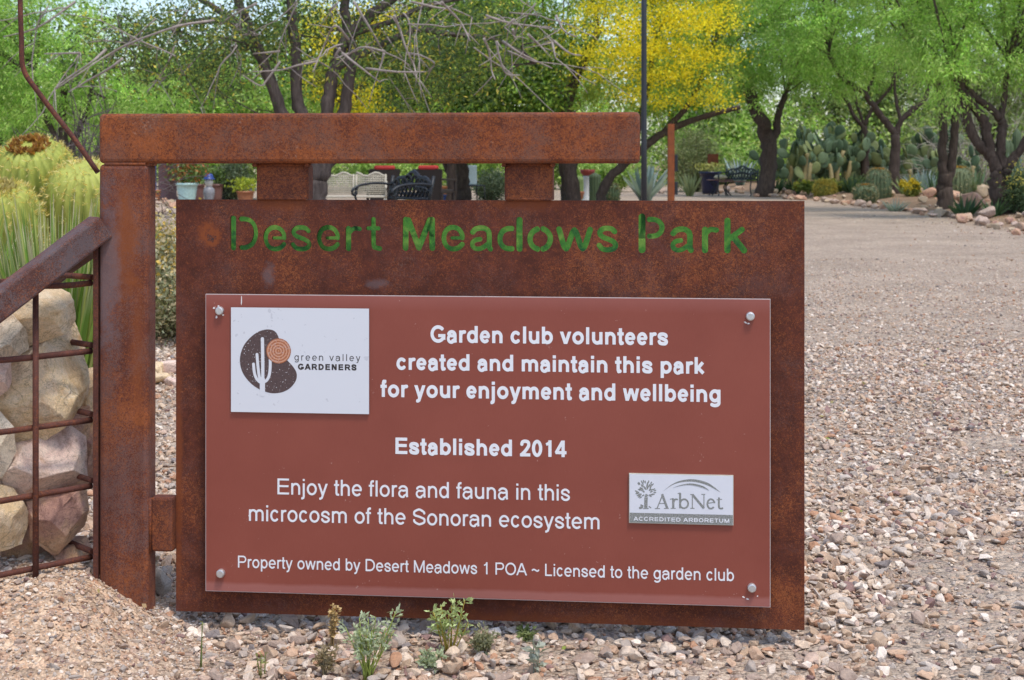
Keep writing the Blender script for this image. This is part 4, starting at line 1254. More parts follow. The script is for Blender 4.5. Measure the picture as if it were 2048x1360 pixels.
weed(402, 1335, .085, 2, .06, (0.34, .34, .20), (.20, .24, .08), "single thin green sprout left of the weeds", ferny=False, lw=.003, ll=.008, seed=10, n_leaf=6, top=.85)
weed(525, 1352, .055, 3, .3, (0.26, .28, .10), (.24, .26, .08), "short thin sprout at the bottom of the picture", ferny=False, lw=.004, ll=.01, seed=12, n_leaf=5, top=.5)
weed(650, 1352, .06, 8, .5, (0.34, .27, .16), (.3, .24, .14), "dry brown tuft beside the silver green weed", seed=13, n_leaf=9, top=.3)

# bigger loose rock in the gap between post and panel
def loose_rock(name, px, py, size, cols, label, seed, squash=(1, .8, .6), group=None, Yd=None, rot=None, sink=.25):
    bm = hull_rock(18, squash, seed)
    bmesh.ops.bevel(bm, geom=bm.edges[:], offset=.05, segments=1, affect='EDGES')
    Yd = Yd or GD(py); p = P(px, py, Yd); z = float(gz(p[0], p[1]))
    m = MB(); M = Matrix.Translation((0, 0, 0)) @ Matrix.Rotation(seed * 1.3 if rot is None else rot, 4, 'Z') @ Matrix.Scale(size / 2, 4)
    m.addm(bm, M); bm.free()
    o = m.build(name, rockmat("rock_%d" % seed, cols, 12 / max(size, .1) * .1, seed), origin=(0, 0, 0))
    o.location = (p[0], p[1], z + size / 2 * squash[2] * (1 - 2 * sink) )
    return tag(o, label, "rock", group)
loose_rock("pale_rock", 322, 1205, .085, [(0.30, .27, .24), (.46, .42, .38), (.5, .43, .38), (.56, .53, .5)], "pale rock wedged between the post foot and the panel", 31, (.55, .6, .95), Yd=3.0, sink=.1)
for k, (px, py, s_) in enumerate([(312, 775, .14), (338, 772, .17), (322, 792, .12), (345, 800, .1), (290, 785, .13), (370, 790, .16)]):
    loose_rock("bed_rock", px, py, s_, pink if k % 2 else tan_, "pinkish rock edging the shrub bed seen between post and panel", 40 + k, group="rocks edging the shrub bed")

# ------------------------------------------------------------------ plants behind the cage
def shrub(px0, px1, ptop, pbase, Yd, ncl, nleaf, leafcols, flowercol, label, depth=.8, ll=.03, lw=.012, fl=0.1, name="shrub", seed=1, stem=(.2, .17, .12), cat="shrub", wts=None):
    global RNG
    r = np.random.default_rng(seed)
    a, b_ = P(px0, ptop, Yd), P(px1, pbase, Yd)
    cx, w = (a[0] + b_[0]) / 2, abs(b_[0] - a[0]) / 2
    zb = float(gz(cx, Yd)); zt = a[2]
    e_ = empty(name, (cx, Yd, zb), label, cat)
    ms, ml = MB(), MB()
    # lobed mass
    nl = max(3, int(ncl))
    an = r.uniform(0, 6.28, nl); rr_ = np.sqrt(r.uniform(0, 1, nl))
    top = zb + (zt - zb) * (1 - .45 * rr_ ** 2) * r.uniform(.75, 1.02, nl)
    tx = cx + np.cos(an) * rr_ * w; ty = Yd + np.sin(an) * rr_ * depth
    for k in range(nl):
        b0_ = np.array([cx + (tx[k] - cx) * .25, Yd + (ty[k] - Yd) * .25, zb])
        tip = np.array([tx[k], ty[k], top[k]])
        p = smooth_line([b0_, (b0_ + tip) / 2 + r.normal(0, .04, 3) * (zt - zb), tip], 4)
        tube(ms, p, np.linspace(.009, .003, len(p)) * max(.4, (zt - zb)), 5, stem, cap=False)
        t = r.uniform(.12, 1.03, nleaf) ** .8
        C = np.stack([np.interp(t, np.linspace(0, 1, len(p)), p[:, i]) for i in range(3)], 1) + r.normal(0, .09 * (zt - zb), (nleaf, 3))
        C[:, 2] = np.maximum(C[:, 2], zb + .02)
        D = r.normal(size=(nleaf, 3)) + [0, 0, .5]
        leaves(ml, C, D, ll * r.uniform(.6, 1.3, nleaf), lw * r.uniform(.7, 1.3, nleaf), pick_cols(nleaf, leafcols, wts, .2), .1)
        nf = int(nleaf * fl)
        if nf and flowercol is not None:
            C = tip + r.normal(0, .11 * (zt - zb), (nf, 3)) + [0, 0, .03]
            leaves(ml, C, unit(nf, r), ll * .7, lw * 1.3, pick_cols(nf, flowercol, None, .15))
    ms.build("stems", M_LEAF, e_); ml.build("foliage", M_LEAF, e_)
    return e_
shrub(130, 470, 462, 700, 7.3, 60, 300, [(0.34, .36, .22), (.42, .41, .28), (.24, .25, .14), (.50, .42, .26)], [(0.62, .42, .10), (.52, .38, .16), (.56, .46, .28)], "dusty grey green shrub with dry yellow flowers behind post and panel", .75, .032, .014, .30, seed=21)

# spiky grass-leaved plant
def blades(e_, base, n, L, w, cols, spread, seed, name="leaves", droop=.25, tipcol=None, up=1.0, ring=.05):
    r = np.random.default_rng(seed); m = MB()
    for k in range(n):
        an = r.uniform(0, 6.28); t_ = r.uniform(0.05, 1) ** .7 * spread
        d = np.array([math.cos(an) * t_, math.sin(an) * t_, up]); d /= np.linalg.norm(d)
        LL = L * r.uniform(.7, 1.08); s = np.cross(d, [0, 0, 1.0]); s /= np.linalg.norm(s) + 1e-9
        rot = r.uniform(-1, 1); nrm = np.cross(s, d); s = s * math.cos(rot) + nrm * math.sin(rot)
        t = np.linspace(0, 1, 6)[:, None]
        p = base + np.array([math.cos(an), math.sin(an), 0]) * ring * r.uniform(0, 1) + d * LL * t; p[:, 2:3] -= droop * r.uniform(.2, 1.4) * LL * t ** 2.2
        ww = w * r.uniform(.7, 1.2) * np.array([1, .95, .85, .65, .4, .06])[:, None]
        v = np.stack([p - s * ww / 2, p + s * ww / 2], 1).reshape(-1, 3)
        c = np.array(cols[r.integers(len(cols))]) * math.exp(r.normal(0, .15))
        cc = np.tile(c, (12, 1))
        if tipcol is not None and r.uniform() < .42:
            cc[10:] = np.array(tipcol) * r.uniform(.8, 1.15); cc[8:10] = (c + np.array(tipcol)) / 2
        m.add(v, [(2 * i, 2 * i + 1, 2 * i + 3, 2 * i + 2) for i in range(5)], cc, True)
    return m.build(name, M_LEAF, e_)
for px, Yd, L, n, sd_, lab in [(112, 4.9, .80, 560, 5, "clump of long green blades with pale dry tips behind the cage"), (-90, 5.4, .55, 260, 6, "second clump of long green blades at the left picture edge")]:
    bp = P(px, 560, Yd); bp[2] = float(gz(bp[0], Yd)) - .02
    e_ = empty("grass_leaved_yucca", bp, lab, "yucca")
    blades(e_, bp, n, L, .017, [(0.18, .31, .05), (.26, .38, .07), (.14, .24, .04), (.40, .42, .12)], .36 if px > 0 else .6, sd_, droop=.10, tipcol=(0.58, .50, .33), ring=.12)

def barrel(px, ptop, Yd, R, H, body, spine, crown, label, seed, ribs=26, name="barrel_cactus", sp_len=.035, dense=1.0, lean=0.0, cat="cactus", group=None):
    r = np.random.default_rng(seed)
    top = P(px, ptop, Yd); zb = float(gz(top[0], Yd)) - .02
    H = max(H, top[2] - zb) if H is None else H
    zb = top[2] - H
    e_ = empty(name, (top[0], Yd, zb), label, cat, group)
    e_.rotation_euler = (lean, 0, 0)
    t = np.linspace(0, 1, 15)
    prof = np.stack([R * np.sin(np.clip(t * 1.0, 0, 1) * math.pi * .93 + .16) ** .62, H * (1 - np.cos(t * math.pi)) / 2], 1)
    prof[-1, 0] = R * .12; prof = np.vstack([prof, [0.0, H * .985]]); t = np.append(t, 1.02)
    m = MB(); lathe(m, prof, (top[0], Yd, zb), ribs * 4, body, rib=lambda a: 1 + .085 * math.cos(a * ribs))
    m.build("body", attrmat("cactus_skin_%d" % seed, .6, nscale=25), e_)
    ms = MB()
    C, D = [], []
    for k in range(ribs):
        a = 2 * math.pi * k / ribs
        n = int(17 * dense)
        q = r.uniform(.06, .985, n)
        rad = np.interp(q, t, prof[:, 0]) * 1.075; zz = np.interp(q, t, prof[:, 1])
        out = np.stack([np.full(n, math.cos(a)), np.full(n, math.sin(a)), (q - .45) * 1.8], 1)
        base = np.stack([top[0] + rad * math.cos(a), Yd + rad * math.sin(a), zb + zz], 1)
        for j in range(5):
            C.append(base); D.append(out * .7 + r.normal(0, .6, (n, 3)))
    C, D = np.vstack(C), np.vstack(D)
    leaves(ms, C, D, sp_len * r.uniform(.6, 1.2, len(C)), .0028 * sp_len / .035 * (1 + Yd / 14), pick_cols(len(C), spine, None, .15))
    ms.build("spines", M_LEAF, e_)
    if crown is not None:
        mc = MB(); n = 260
        a = r.uniform(0, 6.28, n); q = R * r.uniform(.24, .42, n)
        C = np.stack([top[0] + q * np.cos(a), Yd + q * np.sin(a), np.full(n, zb + H * .955) - (q / R) ** 2 * H * .10 + H * .03], 1)
        leaves(mc, C, unit(n, r) + [0, 0, 1.3], R * .22, R * .09, pick_cols(n, crown, None, .2))
        mc.build("flower_ring", M_LEAF, e_)
    return e_
gsp = [(0.72, .56, .17), (.60, .46, .12), (.78, .66, .32)]
barrel(88, 268, 8.6, .25, .60, (0.33, .36, .07), gsp, [(0.42, .20, .05), (.50, .28, .08), (.28, .12, .04)], "tall golden barrel cactus with a rust coloured crown ring at the left", 51, 24, "golden_barrel_cactus", .036, 1.2, .5)
barrel(188, 318, 8.3, .24, .52, (0.36, .38, .08), gsp, None, "golden barrel cactus directly left of the steel post", 52, 24, "golden_barrel_cactus", .036, 1.2, .4)
barrel(14, 362, 7.9, .22, .45, (0.34, .36, .07), gsp, [(0.5, .4, .15), (.6, .5, .2)], "low golden barrel cactus cut by the left picture edge", 53, 24, "golden_barrel_cactus", .036, 1.2, .4)
# ------------------------------------------------------------------ trees
B_DARK = barkmat("mesquite_bark", (0.085, 0.062, 0.050))
B_GREY = barkmat("acacia_bark", (0.12, 0.095, 0.085))
B_TWIG = plain("bare_twig", (0.30, 0.25, 0.22), 0.85, var=.25)
M_TREE = leafmat("tree_leaf", .5, .55)

def lobes_px(L, Y):
    """(px, py, rx, ry[, dy[, rdepth]]) in photo pixels at depth Y -> centre, radii in metres"""
    out = []
    for q in L:
        px, py, rx, ry = q[:4]; dy = q[4] if len(q) > 4 else 0; k = (Y + dy) / F
        out.append((P(px, py, Y + dy), np.array([rx * k, q[5] if len(q) > 5 else (rx + ry) / 2 * k * .8, ry * k])))
    return out

def crown_points(lobes, n, r, shell=.45):
    vol = np.array([np.prod(l[1]) ** .8 for l in lobes]); idx = r.choice(len(lobes), n, p=vol / vol.sum())
    d = unit(n, r); rad = r.uniform(0, 1, n) ** shell
    C = np.array([l[0] for l in lobes])[idx]; R = np.array([l[1] for l in lobes])[idx]
    return C + d * rad[:, None] * R, d

def tree(name, px, pbase, Y, trunks, lobes, ncl, nleaf, cols, wts, label, ll=.09, lw=.022, cr=.38, droop=.5, bark=None, seed=1, nbr=30, bigfar=1.0, flowers=None, twig_r=.012, spray=True, cat="tree", group=None, base=None):
    """trunks: list of ([(px,py[,dy])...], r0, r1) polylines in photo pixels at depth Y"""
    r = np.random.default_rng(seed)
    b_ = P(px, pbase, Y) if base is None else np.array(base); b_[2] = float(gz(b_[0], b_[1]))
    e_ = empty(name, b_, label, cat, group)
    mt = MB(); ends = []
    for pl, r0, r1 in trunks:
        q = np.array([P(p[0], p[1], Y + (p[2] if len(p) > 2 else 0)) for p in pl])
        if q[0][2] < .6 and abs(q[0][2] - b_[2]) < 1.2 and pl is trunks[0][0]: q[0][2] = b_[2] - .1
        s_ = smooth_line(q, 6)
        s_ = s_ + r.normal(0, .12, s_.shape) * np.linspace(r0, r1, len(s_))[:, None]
        tube(mt, s_, np.linspace(r0, r1, len(s_)), 9, wob=.06)
        ends += [s_[-1], s_[int(len(s_) * .7)]]
    L = lobes_px(lobes, Y)
    C, dd = crown_points(L, ncl, r)
    C[:, 2] = np.maximum(C[:, 2], .25)
    ends = np.array(ends)
    for k in r.choice(ncl, min(nbr, ncl), replace=False):
        j = np.argmin(np.linalg.norm(ends - C[k], axis=1) + (ends[:, 2] > C[k][2] + .3) * .8)
        a = ends[j]; mid = (a + C[k]) / 2 + r.normal(0, .10, 3) * np.linalg.norm(C[k] - a) + [0, 0, .08 * np.linalg.norm(C[k] - a)]
        p = smooth_line([a, mid, C[k]], 5)
        tube(mt, p, np.linspace(twig_r * 2.2, twig_r * .6, len(p)), 5, cap=False)
    mt.build("trunk", bark or B_DARK, e_)
    ml = MB()
    # every clump: a few drooping sprays carrying narrow leaves
    tot = ncl * nleaf
    cc = np.repeat(C, nleaf, 0)
    if spray:
        ns = max(3, nleaf // 14)
        sd_ = r.normal(size=(ncl, ns, 3)); sd_[:, :, 2] = sd_[:, :, 2] * .5 - droop * .6
        sd_ += dd[:, None, :] * .9
        sd_ /= np.linalg.norm(sd_, axis=2)[:, :, None]
        w = r.integers(0, ns, (ncl, nleaf))
        sdir = np.take_along_axis(sd_, w[:, :, None].repeat(3, 2), 1).reshape(-1, 3)
        t = r.uniform(0, 1, tot) ** .8
        pos = cc + sdir * (t * cr * r.uniform(.75, 1.25, tot))[:, None] + r.normal(0, cr * .10, (tot, 3))
        pos[:, 2] -= droop * cr * .45 * t ** 2
        D = sdir + r.normal(0, .6, (tot, 3)) + [0, 0, -droop * .5]
    else:
        pos = cc + r.normal(0, cr * .5, (tot, 3)); D = r.normal(size=(tot, 3)) + [0, 0, -.2]
    cl = np.repeat(np.exp(r.normal(0, .26, ncl)), nleaf)[:, None]
    col = pick_cols(tot, cols, wts, .16) * cl
    leaves(ml, pos, D, ll * r.uniform(.6, 1.3, tot), lw * r.uniform(.7, 1.3, tot), col, .1)
    ml.build("crown", M_TREE, e_)
    if flowers is not None:
        fl_l, fl_n, fl_cols, fs = flowers
        C, dd = crown_points(lobes_px(fl_l, Y), fl_n, r, .4)
        q = 46; pos = np.repeat(C, q, 0) + r.normal(0, cr * .36, (fl_n * q, 3)) * [1.25, 1, .55]
        mf = MB(); leaves(mf, pos, unit(len(pos), r), fs * r.uniform(.7, 1.3, len(pos)), fs * .75, pick_cols(len(pos), fl_cols, None, .1) * np.repeat(np.exp(r.normal(0, .1, fl_n)), q)[:, None])
        mf.build("blossom", M_TREE, e_)
    return e_

MES = [(0.27, .45, .09), (.36, .54, .13), (.17, .33, .06), (.50, .62, .22)]
MESW = [4, 4, 2, 2]
px3 = lambda X_, Y_: (1300 + X_ * .36523, Y_ * .36523)
T3 = lambda *p: [px3(*q) for q in p]
# right hand mesquites
tree("mesquite_tree", 2001, 438, GD(438), [
    (T3((1925, 1200), (1915, 1060), (1918, 950)), .20, .165),
    (T3((1915, 960), (1860, 850), (1790, 780), (1748, 680), (1722, 560), (1690, 420)), .10, .06),
    (T3((1918, 950), (1880, 880), (1848, 760), (1828, 660), (1770, 580), (1720, 500), (1640, 380)), .11, .06),
    (T3((1925, 920), (1918, 800), (1930, 700), (1910, 640), (1850, 580), (1770, 520), (1700, 400)), .09, .05),
    (T3((1918, 650), (1940, 560), (1945, 460), (1960, 330)), .06, .04),
    (T3((1940, 950), (1975, 890), (2040, 800), (2110, 640)), .10, .05)],
    [(1960, 60, 150, 120), (2080, 40, 140, 130), (1880, 40, 110, 110), (2010, 140, 90, 50), (1905, 150, 50, 60, -.6), (1960, -160, 240, 130), (2150, -60, 160, 160), (1830, 70, 60, 70)],
    330, 150, MES, MESW, "mesquite tree at the right edge, dark trunk splitting low into several curved limbs", seed=61, cr=.42, ll=.085, lw=.017)
tree("mesquite_tree", 1888, 424, GD(424), [
    (T3((1612, 1165), (1612, 1060), (1618, 960)), .165, .14),
    (T3((1610, 980), (1600, 880), (1606, 720), (1602, 560), (1560, 420), (1480, 300)), .095, .06),
    (T3((1630, 980), (1652, 900), (1665, 750), (1676, 560), (1660, 420), (1640, 250)), .095, .055)],
    [(1880, 60, 110, 90), (1800, 30, 120, 100), (1900, 170, 38, 46, -.8), (1840, -120, 220, 130), (1850, 120, 70, 45), (1960, 90, 90, 60)],
    230, 150, MES, MESW, "mesquite tree with two upright dark stems joined near the ground beside the path", seed=62, cr=.42, ll=.09, lw=.018)
tree("mesquite_tree", 1788, 396, 36.5, [
    (T3((1335, 1085), (1338, 900), (1345, 740)), .15, .12),
    (T3((1345, 745), (1300, 680), (1230, 590), (1170, 510), (1050, 420), (980, 300)), .10, .05),
    (T3((1345, 745), (1375, 660), (1440, 600), (1500, 550), (1532, 470), (1580, 380)), .085, .045),
    (T3((1370, 660), (1350, 560), (1338, 450), (1345, 330)), .05, .03),
    (T3((1180, 520), (1220, 430), (1230, 320)), .05, .03)],
    [(1700, 60, 120, 95), (1780, 40, 120, 110), (1640, 90, 90, 75), (1840, 70, 80, 80), (1740, -130, 220, 130), (1600, 40, 90, 90), (1690, 140, 60, 40)],
    270, 150, MES, MESW, "mesquite tree with a Y shaped dark trunk between the barrel cacti", seed=63, cr=.5, ll=.11, lw=.023)
tree("mesquite_tree", 1729, 388, 43.0, [
    (T3((1175, 1040), (1180, 800), (1170, 690)), .13, .10),
    (T3((1170, 700), (1120, 640), (1050, 520), (900, 450), (760, 380)), .07, .035),
    (T3((1172, 690), (1215, 600), (1300, 500), (1380, 400)), .065, .04),
    (T3((1175, 690), (1130, 560), (1110, 430)), .05, .03)],
    [(1600, 70, 130, 95), (1680, 110, 110, 70), (1560, 140, 70, 60), (1760, 120, 90, 60), (1640, -90, 240, 120)],
    210, 150, MES, MESW, "thin trunked mesquite standing among the prickly pears", seed=64, cr=.55, ll=.13, lw=.027)
tree("mesquite_tree", 1536, 396, 39.0, [
    (T3((625, 1010), (655, 830), (622, 690), (575, 600), (540, 480)), .25, .14),
    (T3((652, 800), (690, 720), (700, 640), (740, 520)), .13, .08),
    (T3((575, 600), (500, 480), (380, 330)), .10, .05)],
    [(1520, 80, 110, 100), (1590, 90, 100, 95), (1470, 130, 70, 80), (1540, 180, 80, 50), (1610, 185, 55, 40), (1540, -110, 200, 130), (1460, 30, 70, 90), (1450, 210, 30, 25)],
    290, 160, MES, MESW, "old mesquite with a thick leaning trunk behind the black bench", seed=65, cr=.52, ll=.115, lw=.024)
# yellow palo verde
YEL = [(0.84, .70, .03), (.90, .78, .07), (.76, .64, .04)]
tree("palo_verde_tree", 1150, 420, 30.0, [
    ([(1150, 425), (1140, 340), (1130, 260), (1150, 160), (1200, 60)], .17, .08),
    ([(1195, 420), (1215, 362), (1258, 320), (1330, 264), (1400, 236), (1480, 214)], .12, .05),
    ([(1330, 264), (1390, 190), (1420, 110)], .07, .04),
    ([(1258, 320), (1290, 200), (1310, 80)], .08, .04),
    ([(1140, 330), (1080, 200), (1060, 100)], .08, .04)],
    [(1240, 60, 150, 110), (1350, 80, 120, 110), (1300, 170, 120, 55), (1150, 50, 80, 90), (1280, -120, 240, 130), (1410, 150, 70, 60), (1440, 60, 70, 90), (1180, 170, 60, 45)],
    260, 110, [(0.30, .42, .07), (.42, .50, .08), (.54, .54, .08), (.22, .33, .06)], None, "palo verde tree covered in bright yellow blossom behind the lamp pole", seed=66, nbr=10, cr=.5, ll=.10, lw=.022,
    flowers=([(1220, 20, 70, 16, -1.2), (1270, 55, 80, 18, -1.6), (1330, 30, 90, 18, -1.6), (1400, 50, 70, 16, -1.5), (1240, 100, 80, 18, -1.6), (1320, 95, 80, 20, -1.6), (1390, 110, 60, 18, -1.4), (1270, 145, 70, 16, -1.4), (1340, 150, 70, 18, -1.4), (1410, 165, 50, 16, -1.2), (1290, 185, 70, 14, -1.2), (1360, 200, 60, 14, -1.2), (1180, 60, 50, 14, -1.2), (1165, 110, 40, 12, -1), (1430, 20, 50, 14, -1.2), (1200, 150, 40, 12, -1), (1445, 200, 30, 10, -1), (1300, -60, 200, 60, -1), (1460, 110, 35, 10, -1.4)], 430, YEL, .056))
tree("palo_verde_tree", 640, 425, 27.0, [
    ([(640, 425), (642, 320), (655, 200), (700, 80)], .10, .05), ([(645, 300), (720, 180), (760, 80)], .06, .03)],
    [(680, 80, 90, 80), (720, 190, 60, 50), (640, 160, 40, 50), (760, 60, 60, 60)],
    60, 80, [(0.24, .30, .05), (.30, .34, .06)], None, "smaller yellow blossoming palo verde glimpsed through the grey stemmed acacia", seed=67, cr=.45, ll=.09, lw=.02,
    flowers=([(650, 70, 60, 70), (715, 200, 55, 40), (630, 160, 25, 40), (760, 40, 50, 50), (800, 90, 40, 40)], 110, YEL, .06))
# big grey stemmed acacia behind the sign
px1 = lambda X_, Y_: (X_ / 2.9257, Y_ / 2.9257)
acY = 14.5
aca = [(0.11, .17, .06), (.17, .23, .065), (.08, .13, .06), (.50, .42, .08), (.32, .36, .08)]
ac = tree("acacia_tree", 637, 512, acY, [
    ([(637, 520), (637, 430), (637, 360)], .105, .095),
    ([(634, 365), (600, 290), (560, 215), (530, 130), (500, 60), (465, -30)], .075, .045),
    ([(636, 360), (618, 270), (597, 200), (590, 110), (583, 20), (575, -80)], .075, .045),
    ([(640, 360), (650, 280), (655, 210), (668, 140), (700, 70), (770, 10), (840, -60)], .08, .045),
    ([(642, 360), (675, 270), (695, 180), (705, 100), (690, 20), (700, -80)], .07, .04),
    ([(530, 130), (470, 50), (400, 42), (330, 58), (250, 85)], .045, .02),
    ([(668, 140), (740, 100), (830, 62), (900, 68), (1000, 82), (1070, 125)], .04, .018),
    ([(700, 70), (790, 40), (860, 10), (960, -10)], .035, .018),
    ([(500, 60), (420, 10), (350, -30)], .04, .02)],
    [(300, 60, 130, 60, 0, 1.2), (420, 90, 120, 90, -.4, 1.2), (560, 80, 110, 100, .5, 1.2), (760, 110, 140, 95, .4, 1.2), (900, 110, 130, 90, .2, 1.2), (1010, 80, 110, 75, 0, 1.2), (380, 150, 110, 45, -.3, 1.), (230, 110, 80, 50, 0, 1.), (640, -160, 420, 140, 0, 1.6), (700, 20, 200, 60), (480, 180, 70, 35), (840, 180, 110, 45, .4, 1.)],
    520, 74, aca, [4, 3, 3, 1.1, 1.6], "large grey stemmed acacia behind the sign with dark olive leaves and bare hanging twigs", seed=68, cr=.24, ll=.05, lw=.02, droop=.3, bark=B_GREY, nbr=55, twig_r=.006, spray=False)
# bare pale twigs hanging in front of the acacia crown : one part of that tree
r = np.random.default_rng(77); m = MB()
tw = [[(1010, 170), (1030, 210), (1000, 330), (940, 440), (860, 540)], [(1250, 120), (1050, 150), (820, 230), (650, 310), (480, 420), (330, 520)], [(1500, 20), (1330, 110), (1240, 210)], [(720, 340), (640, 400), (500, 480), (400, 540)], [(1640, 360), (1560, 470), (1520, 500), (1420, 440)], [(1850, 360), (1750, 380), (1640, 410), (1480, 420)], [(2040, 230), (1960, 150), (1900, 260), (1830, 420)], [(1640, 300), (1480, 315)], [(440, 10), (330, 90), (200, 170), (20, 215)], [(620, 290), (540, 360), (380, 470), (320, 520)], [(470, 310), (260, 315)], [(1270, 220), (1160, 330), (1100, 400)], [(1400, 120), (1360, 180)], [(1990, 280), (1960, 340), (2040, 310)]]
tw2 = [[(170, 10), (230, 110), (300, 230), (345, 300), (430, 340), (500, 385)], [(350, 300), (200, 280), (60, 385)], [(345, 310), (330, 370), (315, 415)], [(405, 90), (440, 180), (480, 300), (520, 380), (535, 460)], [(480, 310), (560, 325), (640, 370), (600, 420)], [(100, 310), (190, 380), (320, 480)], [(930, 225), (960, 300), (975, 410), (995, 465)], [(1005, 240), (1020, 330), (1060, 430), (1140, 440)], [(680, 10), (740, 70), (800, 140), (850, 240)], [(640, 10), (720, 40), (860, 100)], [(940, 90), (1060, 130), (1200, 150), (1330, 165)], [(1110, 110), (1050, 160)], [(1350, 90), (1400, 180), (1470, 215)], [(1340, 240), (1430, 310), (1500, 325)], [(1190, 200), (1260, 270), (1290, 300)], [(1040, 240), (1140, 310), (1220, 350), (1330, 400)], [(1330, 250), (1350, 340)], [(1100, 170), (1110, 230)], [(30, 60), (80, 10)], [(500, 10), (700, 50), (760, 20)], [(240, 400), (420, 420), (590, 420)]]
allt = [[px1(*q) for q in t] for t in tw] + [[(650 + x / 2.9257, y / 2.9257) for x, y in t] for t in tw2]
for t in allt:
    dy = r.uniform(-1.7, -.6); q = [P(x, y, acY + dy + r.normal(0, .1)) for x, y in t]
    s_ = smooth_line(q, 4)
    tube(m, s_, np.linspace(.013, .006, len(s_)), 6, wob=.1)
    for k in range(r.integers(1, 4)):
        j = r.integers(0, len(s_)); d = r.normal(size=3) * [1, .4, .8] + [0, 0, -.4]
        tube(m, curved(s_[j], d, r.uniform(.12, .4), 5, r.uniform(-.2, .4)), np.linspace(.006, .003, 5), 5)
for k in range(36):
    px_, py_ = r.uniform(60, 1130), r.uniform(-20, 130); dy = r.uniform(-1.6, -.2)
    q = P(px_, py_, acY + dy); sgn = 1 if px_ > 640 else -1
    d = np.array([sgn * r.uniform(-.3, 1.2), r.normal(0, .3), r.uniform(-.9, .35)])
    s_ = curved(q, d, r.uniform(.35, 1.0), 8, r.uniform(.05, .5)) + np.cumsum(np.cumsum(r.normal(0, .019, (8, 3)), 0), 0)
    tube(m, s_, np.linspace(.008, .0035, 8), 5, wob=.1)
    for _ in range(r.integers(1, 5)):
        tube(m, curved(s_[r.integers(2, 8)], d + r.normal(0, .7, 3), r.uniform(.1, .4), 5, r.uniform(-.1, .5)), np.linspace(.0045, .0025, 5), 4)
m.build("bare_twigs", B_TWIG, ac)
# backing trees, each standing behind the ones above
LIME = [(0.30, .46, .10), (.38, .52, .13), (.22, .36, .08), (.45, .54, .19)]
OLV = [(0.16, .23, .07), (.23, .30, .09), (.11, .17, .055), (.33, .37, .12)]
def bgtree(px, Y, lobes, ncl, nl, cols, label, seed, name="desert_tree", ll=.16, lw=.05, cr=.6, tr=.12, **kw):
    tree(name, px, HZ + CH * F / Y, Y, [([(px, HZ + CH * F / Y + 2), (px + 5, 330), (px - 6, 250), (px, 150)], tr, tr * .5), ([(px, 320), (px + 40, 230), (px + 60, 140)], tr * .6, tr * .3), ([(px, 310), (px - 40, 230), (px - 60, 150)], tr * .6, tr * .3)],
         lobes, ncl, nl, cols, None, label, ll=ll, lw=lw, cr=cr, seed=seed, nbr=16, twig_r=.014, **kw)
bgtree(130, 23, [(60, 130, 130, 100), (190, 160, 130, 90), (290, 220, 90, 70), (30, 230, 90, 70), (120, 20, 160, 60), (-60, 100, 120, 140), (330, 150, 70, 70), (20, 30, 60, 70)], 240, 150, MES, "feathery bright green mesquite on the left behind the barrel cacti", 70, "mesquite_tree", .085, .018, .42, .10)
bgtree(420, 34, [(380, 260, 100, 70), (470, 280, 90, 70), (330, 200, 90, 70), (540, 230, 80, 70), (430, 170, 110, 70)], 150, 110, LIME, "lime green tree low behind the left end of the beam", 71)
bgtree(900, 30, [(820, 190, 110, 70), (930, 200, 120, 75), (1040, 190, 100, 70), (880, 110, 140, 70), (1020, 100, 130, 80), (740, 150, 90, 80), (1090, 240, 60, 50), (960, 30, 170, 60)], 280, 130, [(0.16, .28, .06), (.26, .40, .07), (.42, .52, .10), (.10, .18, .05)], "dense dark green tree behind the acacia right of its stems", 72, "broadleaf_tree", .11, .055, .42, spray=False, droop=.2)
bgtree(1060, 50, [(1000, 280, 110, 60), (1100, 290, 90, 60), (900, 290, 110, 50), (1120, 200, 80, 90), (780, 290, 100, 50)], 170, 100, LIME, "sunlit lime green tree filling the gap above the beam's right half", 73, ll=.2, lw=.07, cr=.8)
bgtree(1380, 62, [(1420, 250, 90, 90), (1340, 200, 90, 110), (1480, 270, 70, 80), (1400, 140, 120, 80), (1550, 280, 70, 60)], 190, 100, LIME, "sunlit lime green tree seen under the yellow blossom", 74, ll=.24, lw=.09, cr=.9, tr=.2)
bgtree(1680, 70, [(1640, 180, 110, 120), (1740, 170, 110, 120), (1700, 270, 150, 70), (1830, 210, 100, 110)], 200, 90, OLV, "olive green tree behind the prickly pears", 75, ll=.28, lw=.10, cr=1.0, tr=.25)
bgtree(1960, 60, [(1930, 200, 110, 110), (2040, 240, 110, 120), (2000, 120, 130, 110), (2130, 150, 110, 150)], 200, 90, [(0.25, .29, .15), (.33, .35, .20), (.20, .26, .10)], "pale grey green tree behind the trunks at the right edge", 76, ll=.22, lw=.07, cr=.9, tr=.2)
bgtree(560, 46, [(520, 200, 140, 100), (640, 220, 120, 90), (420, 220, 120, 90), (600, 110, 130, 90)], 170, 100, MES, "mid green tree far behind the acacia stems", 77, ll=.2, lw=.07, cr=.85, tr=.2)
bgtree(-20, 40, [(0, 180, 160, 130), (120, 200, 130, 110), (230, 220, 120, 110), (60, 60, 160, 70), (-150, 120, 160, 200)], 200, 90, LIME, "pale green tree beyond the mesquite in the top left corner", 78, ll=.2, lw=.07, cr=.85, tr=.2)
